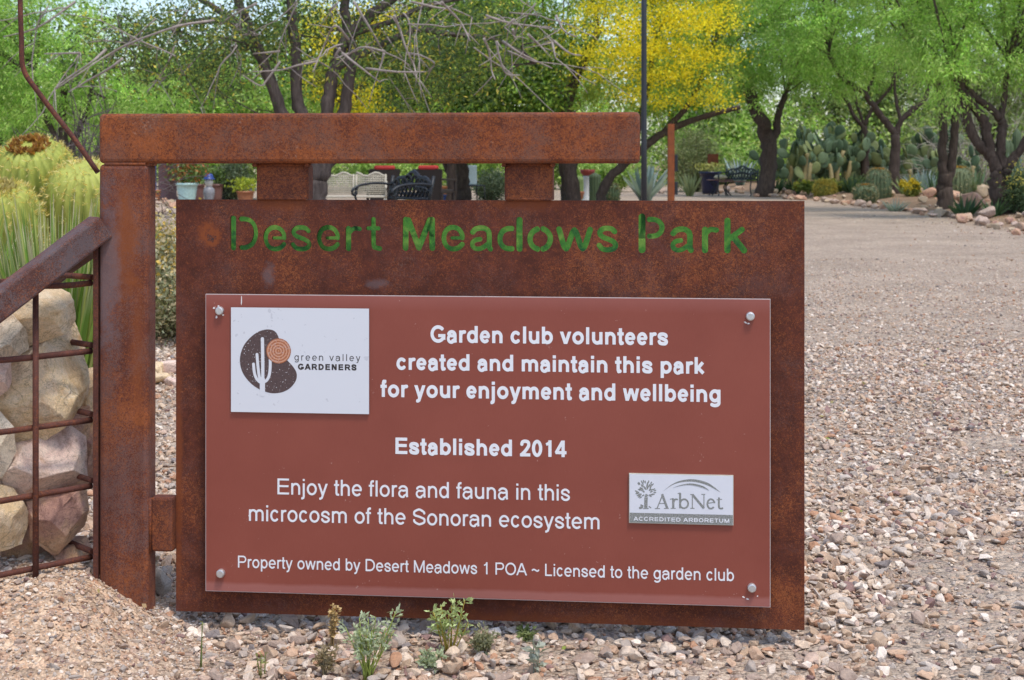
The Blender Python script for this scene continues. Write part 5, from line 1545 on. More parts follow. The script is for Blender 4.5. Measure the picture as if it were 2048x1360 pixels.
# far wood closing the view : one mass
r = np.random.default_rng(79); ml = MB(); n = 800
xx = r.uniform(-46, 46, n); yy = r.uniform(74, 92, n)
top = np.where(xx < -6, 7.0, 14.0) + 1.5 * np.sin(xx * .35) + r.normal(0, .5, n)
C = np.stack([xx, yy, r.uniform(0.1, 1, n) ** .7 * top], 1)
q = 85; pos = np.repeat(C, q, 0) + r.normal(0, .75, (n * q, 3)); pos[:, 2] = np.maximum(pos[:, 2], .05)
leaves(ml, pos, r.normal(size=(n * q, 3)), .4, .17, pick_cols(n * q, LIME + OLV, None, .15) * np.repeat(np.exp(r.normal(0, .2, n)), q)[:, None])
n = 900
xx = r.uniform(-30, 34, n); yy = r.uniform(54, 70, n)
C = np.stack([xx, yy, r.uniform(0.0, 1, n) ** .9 * (2.4 + .8 * np.sin(xx * .9))], 1)
q = 60; pos = np.repeat(C, q, 0) + r.normal(0, .5, (n * q, 3)); pos[:, 2] = np.maximum(pos[:, 2], .05)
leaves(ml, pos, r.normal(size=(n * q, 3)), .24, .10, pick_cols(n * q, LIME + OLV, None, .15) * np.repeat(np.exp(r.normal(0, .25, n)), q)[:, None])
tag(ml.build("far_woods", M_TREE), kind="stuff")

# ------------------------------------------------------------------ shrubs and dead brush
def brush(px, pbase, Y, w, h, n, col, label, seed, cat="dead bush", name="dead_brush"):
    r = np.random.default_rng(seed); b_ = P(px, pbase, Y); b_[2] = float(gz(b_[0], Y)); m = MB()
    for k in range(n):
        d = r.normal(size=3) * [1, .7, .5] + [0, 0, .8]; d /= np.linalg.norm(d)
        L = h * r.uniform(.5, 1.1); p = curved(b_ + r.normal(0, .12 * w, 3) * [1, .6, 0], d * [w / h, .8, 1], L, 6, r.uniform(-.1, .4))
        p += r.normal(0, .02 * h, p.shape)
        tube(m, p, np.linspace(.012, .004, 6), 4, np.array(col) * r.uniform(.6, 1.3), cap=False)
        for j in range(4):
            i = r.integers(2, 6); tube(m, curved(p[i], d + r.normal(0, .8, 3), L * r.uniform(.2, .45), 4, .2), np.linspace(.006, .003, 4), 4, np.array(col) * r.uniform(.6, 1.4), cap=False)
    o = m.build(name, M_DRY, origin=b_)
    return tag(o, label, cat)
brush(180, 470, 18, .42, 1.5, 150, (.13, .10, .095), "tangled dark dead bush left of the steel post", 81)
brush(120, 470, 17, .5, 1.2, 90, (.14, .11, .10), "smaller tangled dead bush behind the tall golden barrel", 82)
brush(1960, 392, 42, 2.2, 3.0, 130, (.42, .37, .32), "pale bare brush behind the right hand mesquite limbs", 83)
GG = [(0.14, .18, .11), (.19, .23, .14), (.10, .14, .08)]
shrub(425, 512, 300, 402, 33, 22, 200, GG, None, "grey green bush behind the terracotta pot", .6, .09, .03, 0, seed=84)
shrub(950, 1012, 338, 402, 34, 18, 200, GG, None, "round grey green bush left of the second hanger tube", .6, .09, .03, 0, seed=85)
shrub(1330, 1445, 250, 396, 46, 34, 240, [(0.27, .29, .13), (.34, .35, .17), (.20, .24, .09)], None, "pale olive bush behind the rusty square post", 1., .14, .03, 0, seed=86)
shrub(660, 900, 318, 396, 48, 34, 220, LIME, None, "long lime green hedge bush behind the patio chairs", 1.0, .14, .06, 0, seed=87)
shrub(1110, 1280, 322, 398, 46, 30, 220, LIME, None, "sunlit bush behind the white bird bath pedestal", 1.0, .14, .06, 0, seed=88)
shrub(1390, 1530, 290, 384, 56, 34, 220, LIME, None, "sunlit lime bush behind the bench and blue pot", 1.2, .18, .07, 0, seed=89)
shrub(2010, 2090, 340, 455, 23.5, 26, 260, [(0.10, .15, .07), (.15, .20, .09), (.07, .11, .05)], [(0.5, .42, .08)], "dark green bush at the right picture edge beside the mesquite foot", .6, .06, .02, .05, seed=90)
shrub(1575, 1730, 362, 394, 38.6, 26, 200, [(0.20, .25, .05), (.30, .32, .08), (.14, .19, .05)], [(0.5, .45, .06)], "low yellow green bushes around the golden barrel right of the bench", .6, .10, .04, .1, seed=91)
shrub(1800, 1840, 365, 402, 33, 12, 160, [(0.24, .28, .08), (.30, .33, .1)], [(0.62, .46, .03)], "small bush with yellow flowers before the Y shaped mesquite", .4, .08, .03, .5, seed=92)
shrub(1600, 1665, 352, 392, 44, 14, 160, [(0.08, .12, .05), (.13, .17, .07)], None, "dark low bush at the foot of the leaning mesquite", .5, .1, .04, 0, seed=93)

# ------------------------------------------------------------------ prickly pears
M_PAD = attrmat("prickly_pear_skin", .55, nscale=14, namt=.18)
def prickly(px, pbase, Y, npad, size, spread, height, label, seed):
    r = np.random.default_rng(seed); b_ = P(px, pbase, Y); b_[2] = float(gz(b_[0], Y))
    e_ = empty("prickly_pear", b_, label, "cactus")
    heads = []; cnt = 0
    u_, v_ = 12, 7
    pads = []
    for k in range(max(5, npad // 10)):
        p0 = b_ + np.array([r.normal(0, spread * .55), r.normal(0, .6), -.08]); hh = r.uniform(.15, .62) * height
        p1 = p0 + [r.normal(0, .18), r.normal(0, .15), hh]
        sl = smooth_line([p0, (p0 + p1) / 2 + r.normal(0, .07, 3), p1], 4)
        ms = MB(); tube(ms, sl, np.linspace(.085, .06, len(sl)), 8, (.25, .20, .09), wob=.12); ms.build("woody_stem", M_PAD, e_)
        pads.append((p1 - [0, 0, .04], r.normal(0, .25), r.uniform(-.9, .9) + (0 if r.uniform() < .8 else 1.4), 1))
        for z_ in (.35, .7):
            if r.uniform() < .75: pads.append((p0 + (p1 - p0) * z_, r.choice([-1, 1]) * r.uniform(.5, 1.0), r.uniform(-1, 1), 2))
    i = 0
    while i < len(pads) and cnt < npad:
        p, tilt, yaw, gen = pads[i]; i += 1
        a = size * r.uniform(.8, 1.15) * (1 if gen else 1.1); w = a * r.uniform(.68, .85); th = a * .13
        th_ = np.linspace(0, 2 * math.pi, 14, endpoint=False)
        rings = []
        for f_, d_ in ((0.0, -1), (.62, -.85), (.93, -.45), (1, 0), (.93, .45), (.62, .85), (0.0, 1)):
            x = np.cos(th_) * f_ * w / 2 * (1 + .12 * np.sin(th_)); z = np.sin(th_) * f_ * a / 2 + a / 2
            rings.append(np.stack([x, np.full(14, d_ * th / 2), z], 1))
        v = np.concatenate(rings)
        R = np.array(Matrix.Rotation(yaw, 3, 'Z')) @ np.array(Matrix.Rotation(tilt, 3, 'Y')) @ np.array(Matrix.Rotation(r.normal(0, .22), 3, 'X'))
        v = v @ R.T + p
        f = [(q * 14 + j, q * 14 + (j + 1) % 14, (q + 1) * 14 + (j + 1) % 14, (q + 1) * 14 + j) for q in range(6) for j in range(14)]
        c = np.array([(0.08, .125, .065), (.12, .17, .085), (.06, .095, .05), (.17, .20, .075)][r.integers(4)]) * (.75 if gen == 0 else 1.05)
        m = MB(); m.add(v, f, c, True); m.build("pad", M_PAD, e_)
        cnt += 1
        for q in range(r.integers(1, 4) if gen < 9 else 0):
            tt = r.uniform(.5, math.pi - .5)
            pt = np.array([math.cos(tt) * w / 2 * .95, 0, math.sin(tt) * a / 2 * .95 + a / 2]) @ R.T + p
            if pt[2] < b_[2] + height: pads.append((pt, tilt * .6 + (math.pi / 2 - tt) * .55 + r.normal(0, .15), yaw + r.normal(0, .6), gen + 1))
    return e_
prickly(1612, 392, 42.5, 98, .40, .85, 2.2, "tall prickly pear clump right of the leaning mesquite trunk", 101)
prickly(1690, 392, 43.5, 94, .40, .8, 2.1, "prickly pear clump directly left of the thin mesquite trunk", 102)
prickly(1762, 390, 44, 70, .42, .7, 1.9, "prickly pear clump between the thin and the Y shaped mesquite", 103)
prickly(1845, 388, 43, 88, .40, .75, 2.2, "prickly pear clump right of the Y shaped mesquite", 104)
prickly(1945, 390, 40, 36, .36, .8, 1.4, "pale prickly pear clump between the two nearest mesquite trunks", 105)

# ------------------------------------------------------------------ agaves, barrels, columnar cacti
def agave(px, pbase, Y, L, w, n, cols, label, seed, spread=.9, up=1.0, name="agave", tip=None):
    b_ = P(px, pbase, Y); b_[2] = float(gz(b_[0], Y))
    e_ = empty(name, b_, label, "agave")
    blades(e_, b_, n, L, w, cols, spread, seed, "leaves", droop=.05, tipcol=tip, up=up, ring=.10)
BLU = [(0.27, .34, .34), (.34, .41, .40), (.20, .27, .27)]
DKG = [(0.07, .12, .055), (.10, .16, .07), (.05, .09, .045)]
agave(1290, 402, 34, 1.05, .15, 34, BLU, "large blue grey agave behind the lamp pole", 111, 1.0)
agave(1480, 372, 52, 1.15, .17, 30, BLU, "pale blue agave behind the black bench", 112, .9)
agave(1300, 380, 46, .9, .14, 26, BLU, "blue agave further back beside the rusty square post", 113, 1.0)
agave(1845, 396, 35, .72, .10, 34, BLU, "blue agave between the Y shaped and the twin stemmed mesquites", 114, 1.0)
agave(1550, 388, 42, .62, .09, 40, DKG, "dark green spiky agave at the foot of the leaning mesquite", 115, 1.2)
agave(1790, 420, 27.5, .34, .035, 46, [(0.30, .36, .33), (.38, .43, .38)], "small silvery agave at the rock edging of the path", 116, 1.4)
agave(1930, 440, 24.5, .42, .07, 30, DKG, "dark green agave between the two nearest mesquites by the path edge", 117, 1.3)
agave(1988, 446, 23.5, .36, .06, 26, DKG, "dark green agave hiding the foot of the rightmost mesquite", 118, 1.3)
agave(2040, 415, 30, 1.0, .08, 26, BLU, "tall blue green agave at the right picture edge", 119, .6)
agave(1380, 392, 40, .75, .10, 24, [(0.30, .33, .16), (.40, .42, .22)], "variegated yellow edged agave left of the navy pot", 120, .9)
agave(1880, 404, 33, .5, .08, 26, BLU, "small blue agave just left of the twin stemmed mesquite", 121, 1.1)
gr = (0.085, .12, .06)
for k, (px, py, Y, L, n, cc, lab) in enumerate([
    (1700, 396, 37, .55, 34, DKG, "dark spiky agave before the middle prickly pear clump"), (1590, 394, 39.5, .60, 30, DKG, "dark spiky agave before the tall prickly pear clump"),
    (1810, 398, 35.5, .50, 30, [(0.20, .26, .10), (.28, .32, .12)], "yellow green spiky agave left of the blue agave"), (1870, 402, 32.5, .7, 26, DKG, "tall dark spiky plant left of the twin stemmed mesquite"),
    (1950, 405, 31, .75, 30, [(0.12, .18, .10), (.18, .24, .14)], "green spiky plant between the two nearest mesquite trunks"), (1665, 394, 39, .45, 30, [(0.28, .32, .08), (.2, .25, .07)], "bright yellow green spiky plant behind the golden barrel by the path"),
    (1770, 392, 38.5, .8, 30, BLU, "tall blue agave directly left of the Y shaped mesquite")]):
    agave(px, py, Y, L, .07, n, cc, lab, 160 + k, 1.0)
shrub(1855, 1960, 330, 400, 37, 30, 220, [(0.12, .17, .08), (.18, .23, .11), (.09, .12, .06)], None, "dark mixed bush filling the gap behind the twin stemmed mesquite", .8, .09, .03, 0, seed=94)
shrub(1690, 1785, 350, 394, 40.5, 24, 200, [(0.10, .15, .06), (.16, .21, .08), (.08, .11, .05)], None, "dark low bush under the thin trunked mesquite", .6, .09, .03, 0, seed=95)
dsp = [(0.30, .27, .16), (.22, .22, .12)]
ofl = [(0.55, .25, .03), (.6, .36, .05), (.45, .18, .03)]
barrel(1650, 362, 37.2, .25, .44, (0.26, .26, .05), [(0.62, .50, .12), (.55, .44, .10)], None, "squat golden barrel cactus beside the path right of the bench", 131, 26, "golden_barrel_cactus", .09, .8)
barrel(1757, 338, 33, .28, .86, gr, dsp, ofl, "tall ribbed barrel cactus with an orange flower crown in front of the Y shaped mesquite", 132, 20, "barrel_cactus", .07, .7)
barrel(1730, 370, 31.5, .24, .42, gr, dsp, ofl, "short barrel cactus with orange crown left of the tall one", 133, 20, "barrel_cactus", .07, .7)
barrel(1918, 335, 31, .30, .85, (0.13, .16, .08), dsp, ofl, "barrel cactus half hidden behind the twin stemmed mesquite", 134, 22, "barrel_cactus", .07, .7)
barrel(1222, 368, 33, .19, .45, gr, dsp, None, "small dark barrel cactus right of the bird bath pedestal", 135, 18, "barrel_cactus", .06, .6)
def columnar(px, pw, ptop, Y, label, seed, nst=1):
    r = np.random.default_rng(seed); b_ = P(px, 0, Y); b_[2] = float(gz(b_[0], Y)); zt = P(px, ptop, Y)[2]
    e_ = empty("columnar_cactus", b_, label, "cactus")
    for k in range(nst):
        c = b_ + [r.normal(0, .14) * k, r.normal(0, .12) * k, 0]; h = (zt - b_[2]) * (1 if k == 0 else r.uniform(.6, .9)); R = pw / F * Y / 2
        t = np.linspace(0, 1, 12)
        prof = np.stack([R * np.minimum(1, np.sqrt(np.clip(1 - ((t - .9) / .1).clip(0) ** 2, 0.001, 1))), h * t], 1)
        m = MB(); lathe(m, prof, c, 48, gr if seed % 2 else (0.16, .22, .08), rib=lambda a: 1 + .09 * math.cos(a * 12))
        m.build("stem", M_PAD, e_)
columnar(1190, 22, 345, 33, "upright ribbed column cactus beside the bird bath pedestal", 141)
columnar(1205, 14, 362, 32, "short column cactus right of the upright ribbed one", 142)
columnar(907, 26, 318, 36, "tall column cactus behind the forked dark trunk", 143)
columnar(2034, 16, 255, 31, "slender tall column cactus at the right picture edge", 145, 3)
columnar(1160, 16, 352, 36, "green column cactus behind the white pedestal", 144, 2)
# ------------------------------------------------------------------ rock edging along the path
base_rocks = []
rk_mats = [rockmat("edging_rock_%d" % k, [[(0.22, .15, .12), (.42, .31, .25), (.52, .39, .31), (.58, .50, .42)], [(0.24, .17, .11), (.44, .34, .25), (.50, .37, .24), (.56, .49, .40)], purp, [(0.22, .13, .09), (.42, .27, .18), (.50, .35, .25), (.55, .45, .36)]][k % 4], 4, 60 + k) for k in range(4)]
for k in range(8):
    bm = hull_rock(16, (1, .75, .62), 300 + k)
    bmesh.ops.bevel(bm, geom=bm.edges[:], offset=.06, segments=1, affect='EDGES')
    m = MB(); m.addm(bm); bm.free()
    o = m.build("edging_rock", rk_mats[k % 4], origin=(0, 0, 0)); base_rocks.append(o)
r = np.random.default_rng(91)
used = [False] * 8
def put_rock(x, y, s, label, group, sink=.2):
    k = int(r.integers(0, 8))
    if not used[k]: o = base_rocks[k]; used[k] = True
    else: o = base_rocks[k].copy(); COL.objects.link(o)
    o.location = (x, y, float(gz(x, y)) + s * .5 * .62 * (1 - 2 * sink)); s2 = s / 2
    o.scale = (s2 * r.uniform(.85, 1.3), s2 * r.uniform(.85, 1.2), s2 * r.uniform(.8, 1.2)); o.rotation_euler = (r.normal(0, .12), r.normal(0, .12), r.uniform(0, 6.28))
    return tag(o, label, "rock", group)
ys = 17.5
while ys < 40:
    xe = float(path_edge(ys)) + r.normal(0, .12)
    put_rock(xe, ys, r.uniform(.16, .36), "rough pinkish tan rock in the edging line between path and planting bed", "rocks edging the right side of the path")
    ys += r.uniform(.16, .5)
for k in range(70):
    y = r.uniform(19, 38); x = float(path_edge(y)) + abs(r.normal(.1, .9))
    put_rock(x, y, r.uniform(.07, .24), "rough pinkish tan rock in the edging line between path and planting bed", "rocks edging the right side of the path")
for px, py, s in [(1942, 428, .62), (1830, 403, .55), (1812, 398, .50), (1925, 418, .45), (1860, 409, .5), (1905, 412, .4), (1975, 438, .4), (1780, 404, .35), (1845, 414, .35), (1960, 410, .6), (1995, 404, .6), (1930, 402, .5)]:
    p = P(px, py, GD(py) * .97)
    put_rock(p[0], p[1], s, "larger reddish brown boulder lying in the planting bed among the mesquite trunks", "boulders in the right planting bed", .1)
for k in range(16):
    px = r.uniform(1500, 1640); y = r.uniform(38, 42)
    put_rock((px - 1024) / F * y, y, r.uniform(.2, .45), "grey tan rock closing the far end of the path", "rocks at the far end of the path")
for k in range(14):
    px = r.uniform(1290, 1480); y = r.uniform(43, 50)
    put_rock((px - 1024) / F * y, y, r.uniform(.2, .4), "grey tan rock edging the bed behind the rusty square post", "rocks edging the far left bed of the path")
for k in range(14):
    px = r.uniform(304, 352); y = r.uniform(24, 33)
    put_rock((px - 1024) / F * y, y, r.uniform(.12, .3), "pale rock on the ground before the mauve pillar", "pale rocks before the mauve pillar")
for o, u_ in zip(base_rocks, used):
    if not u_: bpy.data.objects.remove(o)

# ------------------------------------------------------------------ posts
M_BLACK = plain("black_iron", (0.022, 0.024, 0.028), .45, .2)
M_DKGREY = plain("dark_pole_paint", (0.035, 0.038, 0.045), .45, .2)
b_ = P(1288, 0, 18.0); b_[2] = 0
lp_ = empty("lamp_pole", b_, "slim dark grey lamp pole rising behind the right end of the beam", "lamp pole")
m = MB(); tube(m, [b_ + [0, 0, .04], b_ + [0, 0, 1.2], b_ + [0, 0, 2.6], b_ + [0, 0, 4.4]], [.040, .036, .035, .032], 14); m.build("pole", M_DKGREY, lp_)
m = MB(); lathe(m, [(.10, -.02), (.10, .03), (.055, .05), (.045, .12), (.036, .14)], b_, 18); m.build("base", M_DKGREY, lp_)
m = MB(); lathe(m, [(.02, 4.38), (.06, 4.42), (.15, 4.62), (.17, 4.66), (.04, 4.78), (.0, 4.8)], b_, 18); m.build("lamp_head", M_DKGREY, lp_)
b_ = P(1342, 0, 27.0); b_[2] = 0
rp_ = empty("rusty_post", b_, "rusty square steel post with black boxes standing right of the lamp pole", "post")
m = MB(); box(m, b_ + [-.062, -.062, -.05], b_ + [.062, .062, CH + 77 / F * 27], bevel=.006); m.build("post", rustmat("rust_far_post", o_amt=.8, g_amt=.1, base=(.17, .055, .025), seed=3.3), rp_)
for z0, z1 in ((.78, 1.10), (.34, .58)):
    m = MB(); box(m, b_ + [.064, -.05, z0], b_ + [.125, .10, z1], bevel=.008); m.build("utility_box", M_BLACK, rp_)

# ------------------------------------------------------------------ seats
def at(px, Y, z=0): 
    p = P(px, 0, Y); p[2] = float(gz(p[0], Y)) + z; return p
def local(o):           # transform helper: local (x right, y back, z up) -> world with o's yaw
    L = root_loc(o); a = o.rotation_euler[2]
    return lambda x, y, z: L + np.array([x * math.cos(a) - y * math.sin(a), x * math.sin(a) + y * math.cos(a), z])
def seat_thing(name, px, Y, rz, label, cat, group=None):
    """an Empty with parts built in its own turned frame"""
    return empty(name, at(px, Y), label, cat, group, rz)
def lp_build(m, name, mat, par): return m.build(name, mat, par, local=True)

def iron_bench(px, Y, rz, W, label, mat, seatmat, Hb=.86, cushion=None):
    e_ = seat_thing("iron_bench", px, Y, rz, label, "bench")
    # back: camel topped frame with scrolls
    m = MB(); xs = np.linspace(-W / 2, W / 2, 15)
    top = Hb - .10 + .12 * np.cos((xs / (W / 2)) * math.pi * .5) ** 2 + .025 * np.cos(xs / W * 6 * math.pi)
    by = lambda z: .26 + (z - .42) * .22
    tube(m, [(x, by(z), z) for x, z in zip(xs, top)], .022, 6)
    tube(m, [(x, by(.48), .48) for x in xs[[0, 7, 14]]], .018, 6)
    for x in (-W / 2, W / 2): tube(m, [(x, by(.40), .40), (x, by(.78), .78)], .022, 6)
    rr2 = np.random.default_rng(int(px))
    for k in range(11):
        cx_ = -W / 2 + W * (k + .5) / 11; zt = float(np.interp(cx_, xs, top)); n_ = 14
        for q in (0, 1):
            cz = .48 + (zt - .48) * (.3 + .4 * q); R = (zt - .48) * .25
            a = np.linspace(0, 6.28, n_); tube(m, np.stack([cx_ + R * np.cos(a), by(cz) + 0 * a, cz + R * np.sin(a)], 1), .016, 5, cap=False)
        tube(m, [(cx_ - W / 18, by(.48), .48), (cx_, by((.48 + zt) / 2), (.48 + zt) / 2), (cx_ + W / 18, by(zt), zt)], .010, 5)
    lp_build(m, "backrest", mat, e_)
    m = MB()
    for k in range(7): bar(m, (-W / 2, -.26 + k * .085, .42), (W / 2, -.26 + k * .085, .42), .06, .022)
    lp_build(m, "seat", seatmat, e_)
    for s in (-1, 1):
        x = s * W / 2
        m = MB(); tube(m, smooth_line([(x, .32, .66), (x, .10, .68), (x, -.16, .66), (x, -.29, .60), (x, -.30, .54), (x, -.25, .53), (x, -.24, .57)], 4), .018, 6)
        tube(m, smooth_line([(x, -.22, .42), (x, -.26, .52), (x, -.22, .64)], 4), .015, 6); lp_build(m, "armrest", mat, e_)
        m = MB(); tube(m, smooth_line([(x, -.24, .42), (x, -.30, .22), (x, -.24, .08), (x, -.30, 0)], 5), .020, 6); lp_build(m, "leg", mat, e_)
        m = MB(); tube(m, smooth_line([(x, .26, .42), (x, .30, .22), (x, .25, .08), (x, .33, 0)], 5), .020, 6); lp_build(m, "leg", mat, e_)
    if cushion is not None:
        m = MB(); box(m, (-W * .30, .10, .50), (W * .10, .22, .74), bevel=.04); lp_build(m, "cushion", cushion, e_)
    return e_
M_REDSEAT = plain("reddish_wood_seat", (0.22, 0.10, 0.08), .6)
iron_bench(783, 18.5, math.radians(-52), .95, "black ornate iron bench between the two red topped chairs", M_BLACK, M_BLACK, .80)
iron_bench(1476, 40.0, math.radians(-30), .95, "dark iron bench with arched back standing beside the path under the leaning mesquite", plain("weathered_iron", (.055, .065, .065), .6), M_REDSEAT, .82)
# small iron table left of that bench
e_ = seat_thing("iron_table", 1440, 40.5, .1, "small iron table with reddish top left of the arched bench", "table")
m = MB(); box(m, (-.33, -.22, .43), (.33, .22, .46), bevel=.01); lp_build(m, "tabletop", M_REDSEAT, e_)
for sx in (-1, 1):
    for sy in (-1, 1):
        m = MB(); tube(m, smooth_line([(sx * .26, sy * .16, .43), (sx * .14, sy * .12, .22), (sx * .28, sy * .18, 0)], 5), .018, 6); lp_build(m, "leg", M_BLACK, e_)
m = MB(); lathe(m, [(0, .47), (.17, .48), (.20, .53), (.15, .58), (0, .60)], (0.02, 0, 0), 16); 
o = m.build("straw_cushion", plain("straw", (.55, .47, .30), .8), origin=(0, 0, 0)); q = at(1440, 40.5); o.location = tuple(q); tag(o, "round straw coloured cushion lying on the small iron table", "cushion")

M_CREAM = plain("cream_metal", (0.43, 0.385, 0.30), .55)
e_ = seat_thing("garden_loveseat", 708, 22, .06, "cream metal mesh garden loveseat behind the left hanger tube", "loveseat")
for s in (-1, 1):
    m = MB(); x0, x1 = (-.48, -.02) if s < 0 else (.02, .48)
    xs = np.linspace(x0, x1, 9); zt = .755 + .03 * np.cos((xs - x0) / (x1 - x0) * 2 * math.pi * 1.5)
    tube(m, np.stack([xs, np.full(9, .3), zt], 1), .018, 6)
    for x in (x0, x1): tube(m, [(x, .22, .40), (x, .3, .755)], .016, 6)
    for k in range(1, 17):
        x = x0 + (x1 - x0) * k / 17; tube(m, [(x, .24, .45), (x, .298, float(np.interp(x, xs, zt)))], .008, 4)
    for k in range(9):
        z = .45 + k * .034; tube(m, [(x0, .24 + k * .006, z), (x1, .24 + k * .006, z)], .007, 4)
    lp_build(m, "backrest", M_CREAM, e_)
m = MB(); box(m, (-.5, -.26, .40), (.5, .22, .43), bevel=.01); lp_build(m, "seat", M_CREAM, e_)
for s in (-1, 1):
    m = MB(); tube(m, smooth_line([(s * .5, .28, .62), (s * .5, 0, .64), (s * .5, -.26, .60), (s * .5, -.26, .40)], 4), .016, 6); lp_build(m, "armrest", M_CREAM, e_)
    for y in (-.24, .22):
        m = MB(); tube(m, [(s * .48, y, .41), (s * .5, y * 1.1, 0)], .016, 6); lp_build(m, "leg", M_CREAM, e_)

M_WICK = plain("dark_wicker", (0.030, 0.022, 0.020), .7, var=.5, scale=120)
M_RED = plain("red_cushion", (0.42, 0.035, 0.03), .75)
def patio_chair(px, Y, rz, label):
    e_ = seat_thing("patio_chair", px, Y, rz, label, "chair", "dark patio chairs with red cushions")
    m = MB()
    bm = bmesh.new(); bmesh.ops.create_cube(bm, size=1)
    for v in bm.verts:
        z = v.co.z + .5; w = .22 + .10 * z
        v.co = Vector((v.co.x * 2 * w * 1.0, .20 + v.co.y * .09 + z * .14, .10 + z * .72))
    bmesh.ops.bevel(bm, geom=bm.edges[:], offset=.02, segments=2, affect='EDGES'); m.addm(bm); bm.free(); lp_build(m, "backrest", M_WICK, e_)
    m = MB(); box(m, (-.21, .24, .80), (.21, .38, .89), bevel=.04); lp_build(m, "red_cushion", M_RED, e_)
    m = MB(); box(m, (-.27, -.28, .34), (.27, .24, .42), bevel=.02); lp_build(m, "seat", M_WICK, e_)
    for s in (-1, 1):
        m = MB(); bar(m, (s * .29, -.27, .60), (s * .29, .28, .62), .05, .04, bevel=.008); bar(m, (s * .29, -.25, .38), (s * .29, -.25, .58), .04, .04, up=(0, 1, 0)); lp_build(m, "armrest", M_WICK, e_)
        for y in (-.25, .22):
            m = MB(); bar(m, (s * .25, y, 0), (s * .25, y, .35), .05, .05, up=(0, 1, 0)); lp_build(m, "leg", M_WICK, e_)
patio_chair(764, 28.5, math.pi + .25, "dark patio chair with a red cushion over its back, partly behind the black bench")
patio_chair(872, 28.0, math.pi - .45, "dark patio chair with a red cushion over its back, standing alone right of the bench")
# pale blue chair
M_PBL = plain("pale_blue_paint", (0.42, .52, .56), .55)
e_ = seat_thing("garden_chair", 946, 33, .5, "pale blue garden chair between forked trunk and grey green bush", "chair")
m = MB(); box(m, (-.2, .18, .44), (.2, .21, .90), bevel=.02); lp_build(m, "backrest", M_PBL, e_)
m = MB(); box(m, (-.21, -.22, .41), (.21, .2, .44), bevel=.01); lp_build(m, "seat", M_BLACK, e_)
for sx in (-1, 1):
    for y in (-.2, .18):
        m = MB(); tube(m, [(sx * .19, y, .41), (sx * .2, y * 1.1, 0)], .016, 6); lp_build(m, "leg", M_BLACK, e_)

# ------------------------------------------------------------------ pots, pillars, ornaments
M_MAUVE = plain("mauve_stucco", (0.27, 0.135, 0.135), .85, var=.1, scale=14, bump=.2)
def pillar(name, px, pw, ptop, Y, mat, label, round_=True):
    b_ = at(px, Y); R = pw / F * Y / 2; zt = P(px, ptop, Y)[2]
    m = MB()
    lathe(m, [(R * 1.12, -.03), (R * 1.12, .06), (R, .08), (R * .98, zt - .1), (R * 1.08, zt - .09), (R * 1.08, zt), (0, zt + .01)], (b_[0], b_[1], b_[2]), 28)
    o = m.build(name, mat, origin=b_); return tag(o, label, "pillar")
pillar("stucco_pillar", 335, 36, 300, 35, M_MAUVE, "mauve stucco pillar seen right beside the steel post")
pillar("painted_pillar", 308, 10, 300, 36.5, plain("blue_paint", (.055, .085, .24), .5), "narrow blue pillar at the edge of the steel post")
def pot(name, px, pw, ptop, Y, col, label, plant=None, H=None, prof=None, cat="pot", rough=.45):
    b_ = at(px, Y); R = pw / F * Y / 2; zt = P(px, ptop, Y)[2]; z0 = b_[2]; h = H or zt - z0; z0 = zt - h
    b_[2] = z0
    e_ = empty(name, b_, label, cat)
    pr = prof or [(.0, .01), (.72, .0), (.80, .25), (.93, .7), (.97, .88), (1.08, .89), (1.08, 1.0), (.92, 1.0), (.88, .9), (0, .9)]
    m = MB(); lathe(m, [(a * R, c * h) for a, c in pr], b_, 24); m.build("vessel", plain("glaze_%s_%d" % (name, px), col, rough, var=.15, scale=20), e_)
    if plant:
        cols, fl, ph, n = plant; r_ = np.random.default_rng(int(px)); ml = MB()
        C = b_ + np.stack([r_.normal(0, R * .75, n), r_.normal(0, R * .6, n), h + ph * r_.uniform(0, 1, n) ** .8], 1)
        leaves(ml, C, r_.normal(size=(n, 3)) + [0, 0, .6], .10, .045, pick_cols(n, cols + (fl or []), None, .2)); ml.build("plant", M_LEAF, e_)
    return e_
GRN = [(0.12, .19, .05), (.18, .25, .07), (.08, .13, .04)]
TER = (0.36, 0.14, 0.07)
pot("glazed_pot", 374, 42, 366, 31, (.42, .60, .58), "pale turquoise glazed pot with red leaved plant", (GRN, [(.38, .12, .05), (.45, .18, .06)], .50, 620), rough=.25)
pot("brown_pot", 398, 22, 368, 32, (.20, .10, .09), "small mauve brown pot right of the turquoise pot", (GRN, None, .35, 200))
pot("brown_pot", 435, 22, 368, 32.5, (.21, .105, .09), "mauve brown pot right of the blue capped figurine", (GRN, None, .3, 200))
pot("black_pot", 452, 24, 374, 33, (.02, .02, .024), "black pot left of the terracotta pot", (GRN, None, .25, 160))
pot("terracotta_pot", 491, 34, 382, 32, TER, "terracotta bowl pot with bright yellow green plant", ([(0.42, .48, .05), (.5, .55, .08), (.3, .38, .05)], None, .26, 260), H=.35)
pot("terracotta_pot", 312, 20, 380, 33, (.42, .15, .06), "orange terracotta pot at the foot of the blue pillar", None)
pot("navy_pot", 1420, 42, 343, 43, (.015, .017, .05), "navy blue glazed pot with yellow green leaves behind the iron table", ([(0.42, .42, .12), (.5, .47, .15)], None, .22, 200), rough=.25)
pot("terracotta_bowl", 1157, 24, 383, 34, TER, "shallow terracotta bowl left of the bird bath pedestal", None, H=.20, prof=[(0, 0), (.5, 0), (.7, .15), (1, .85), (1.05, 1), (.95, 1), (.6, .3), (0, .25)])
pot("orange_pot", 888, 14, 372, 33, (.45, .17, .06), "small orange pot left of the forked dark trunk", None)
pot("cobalt_pot", 882, 22, 389, 31, (.06, .10, .30), "low cobalt blue pot in front of the small orange pot", None)
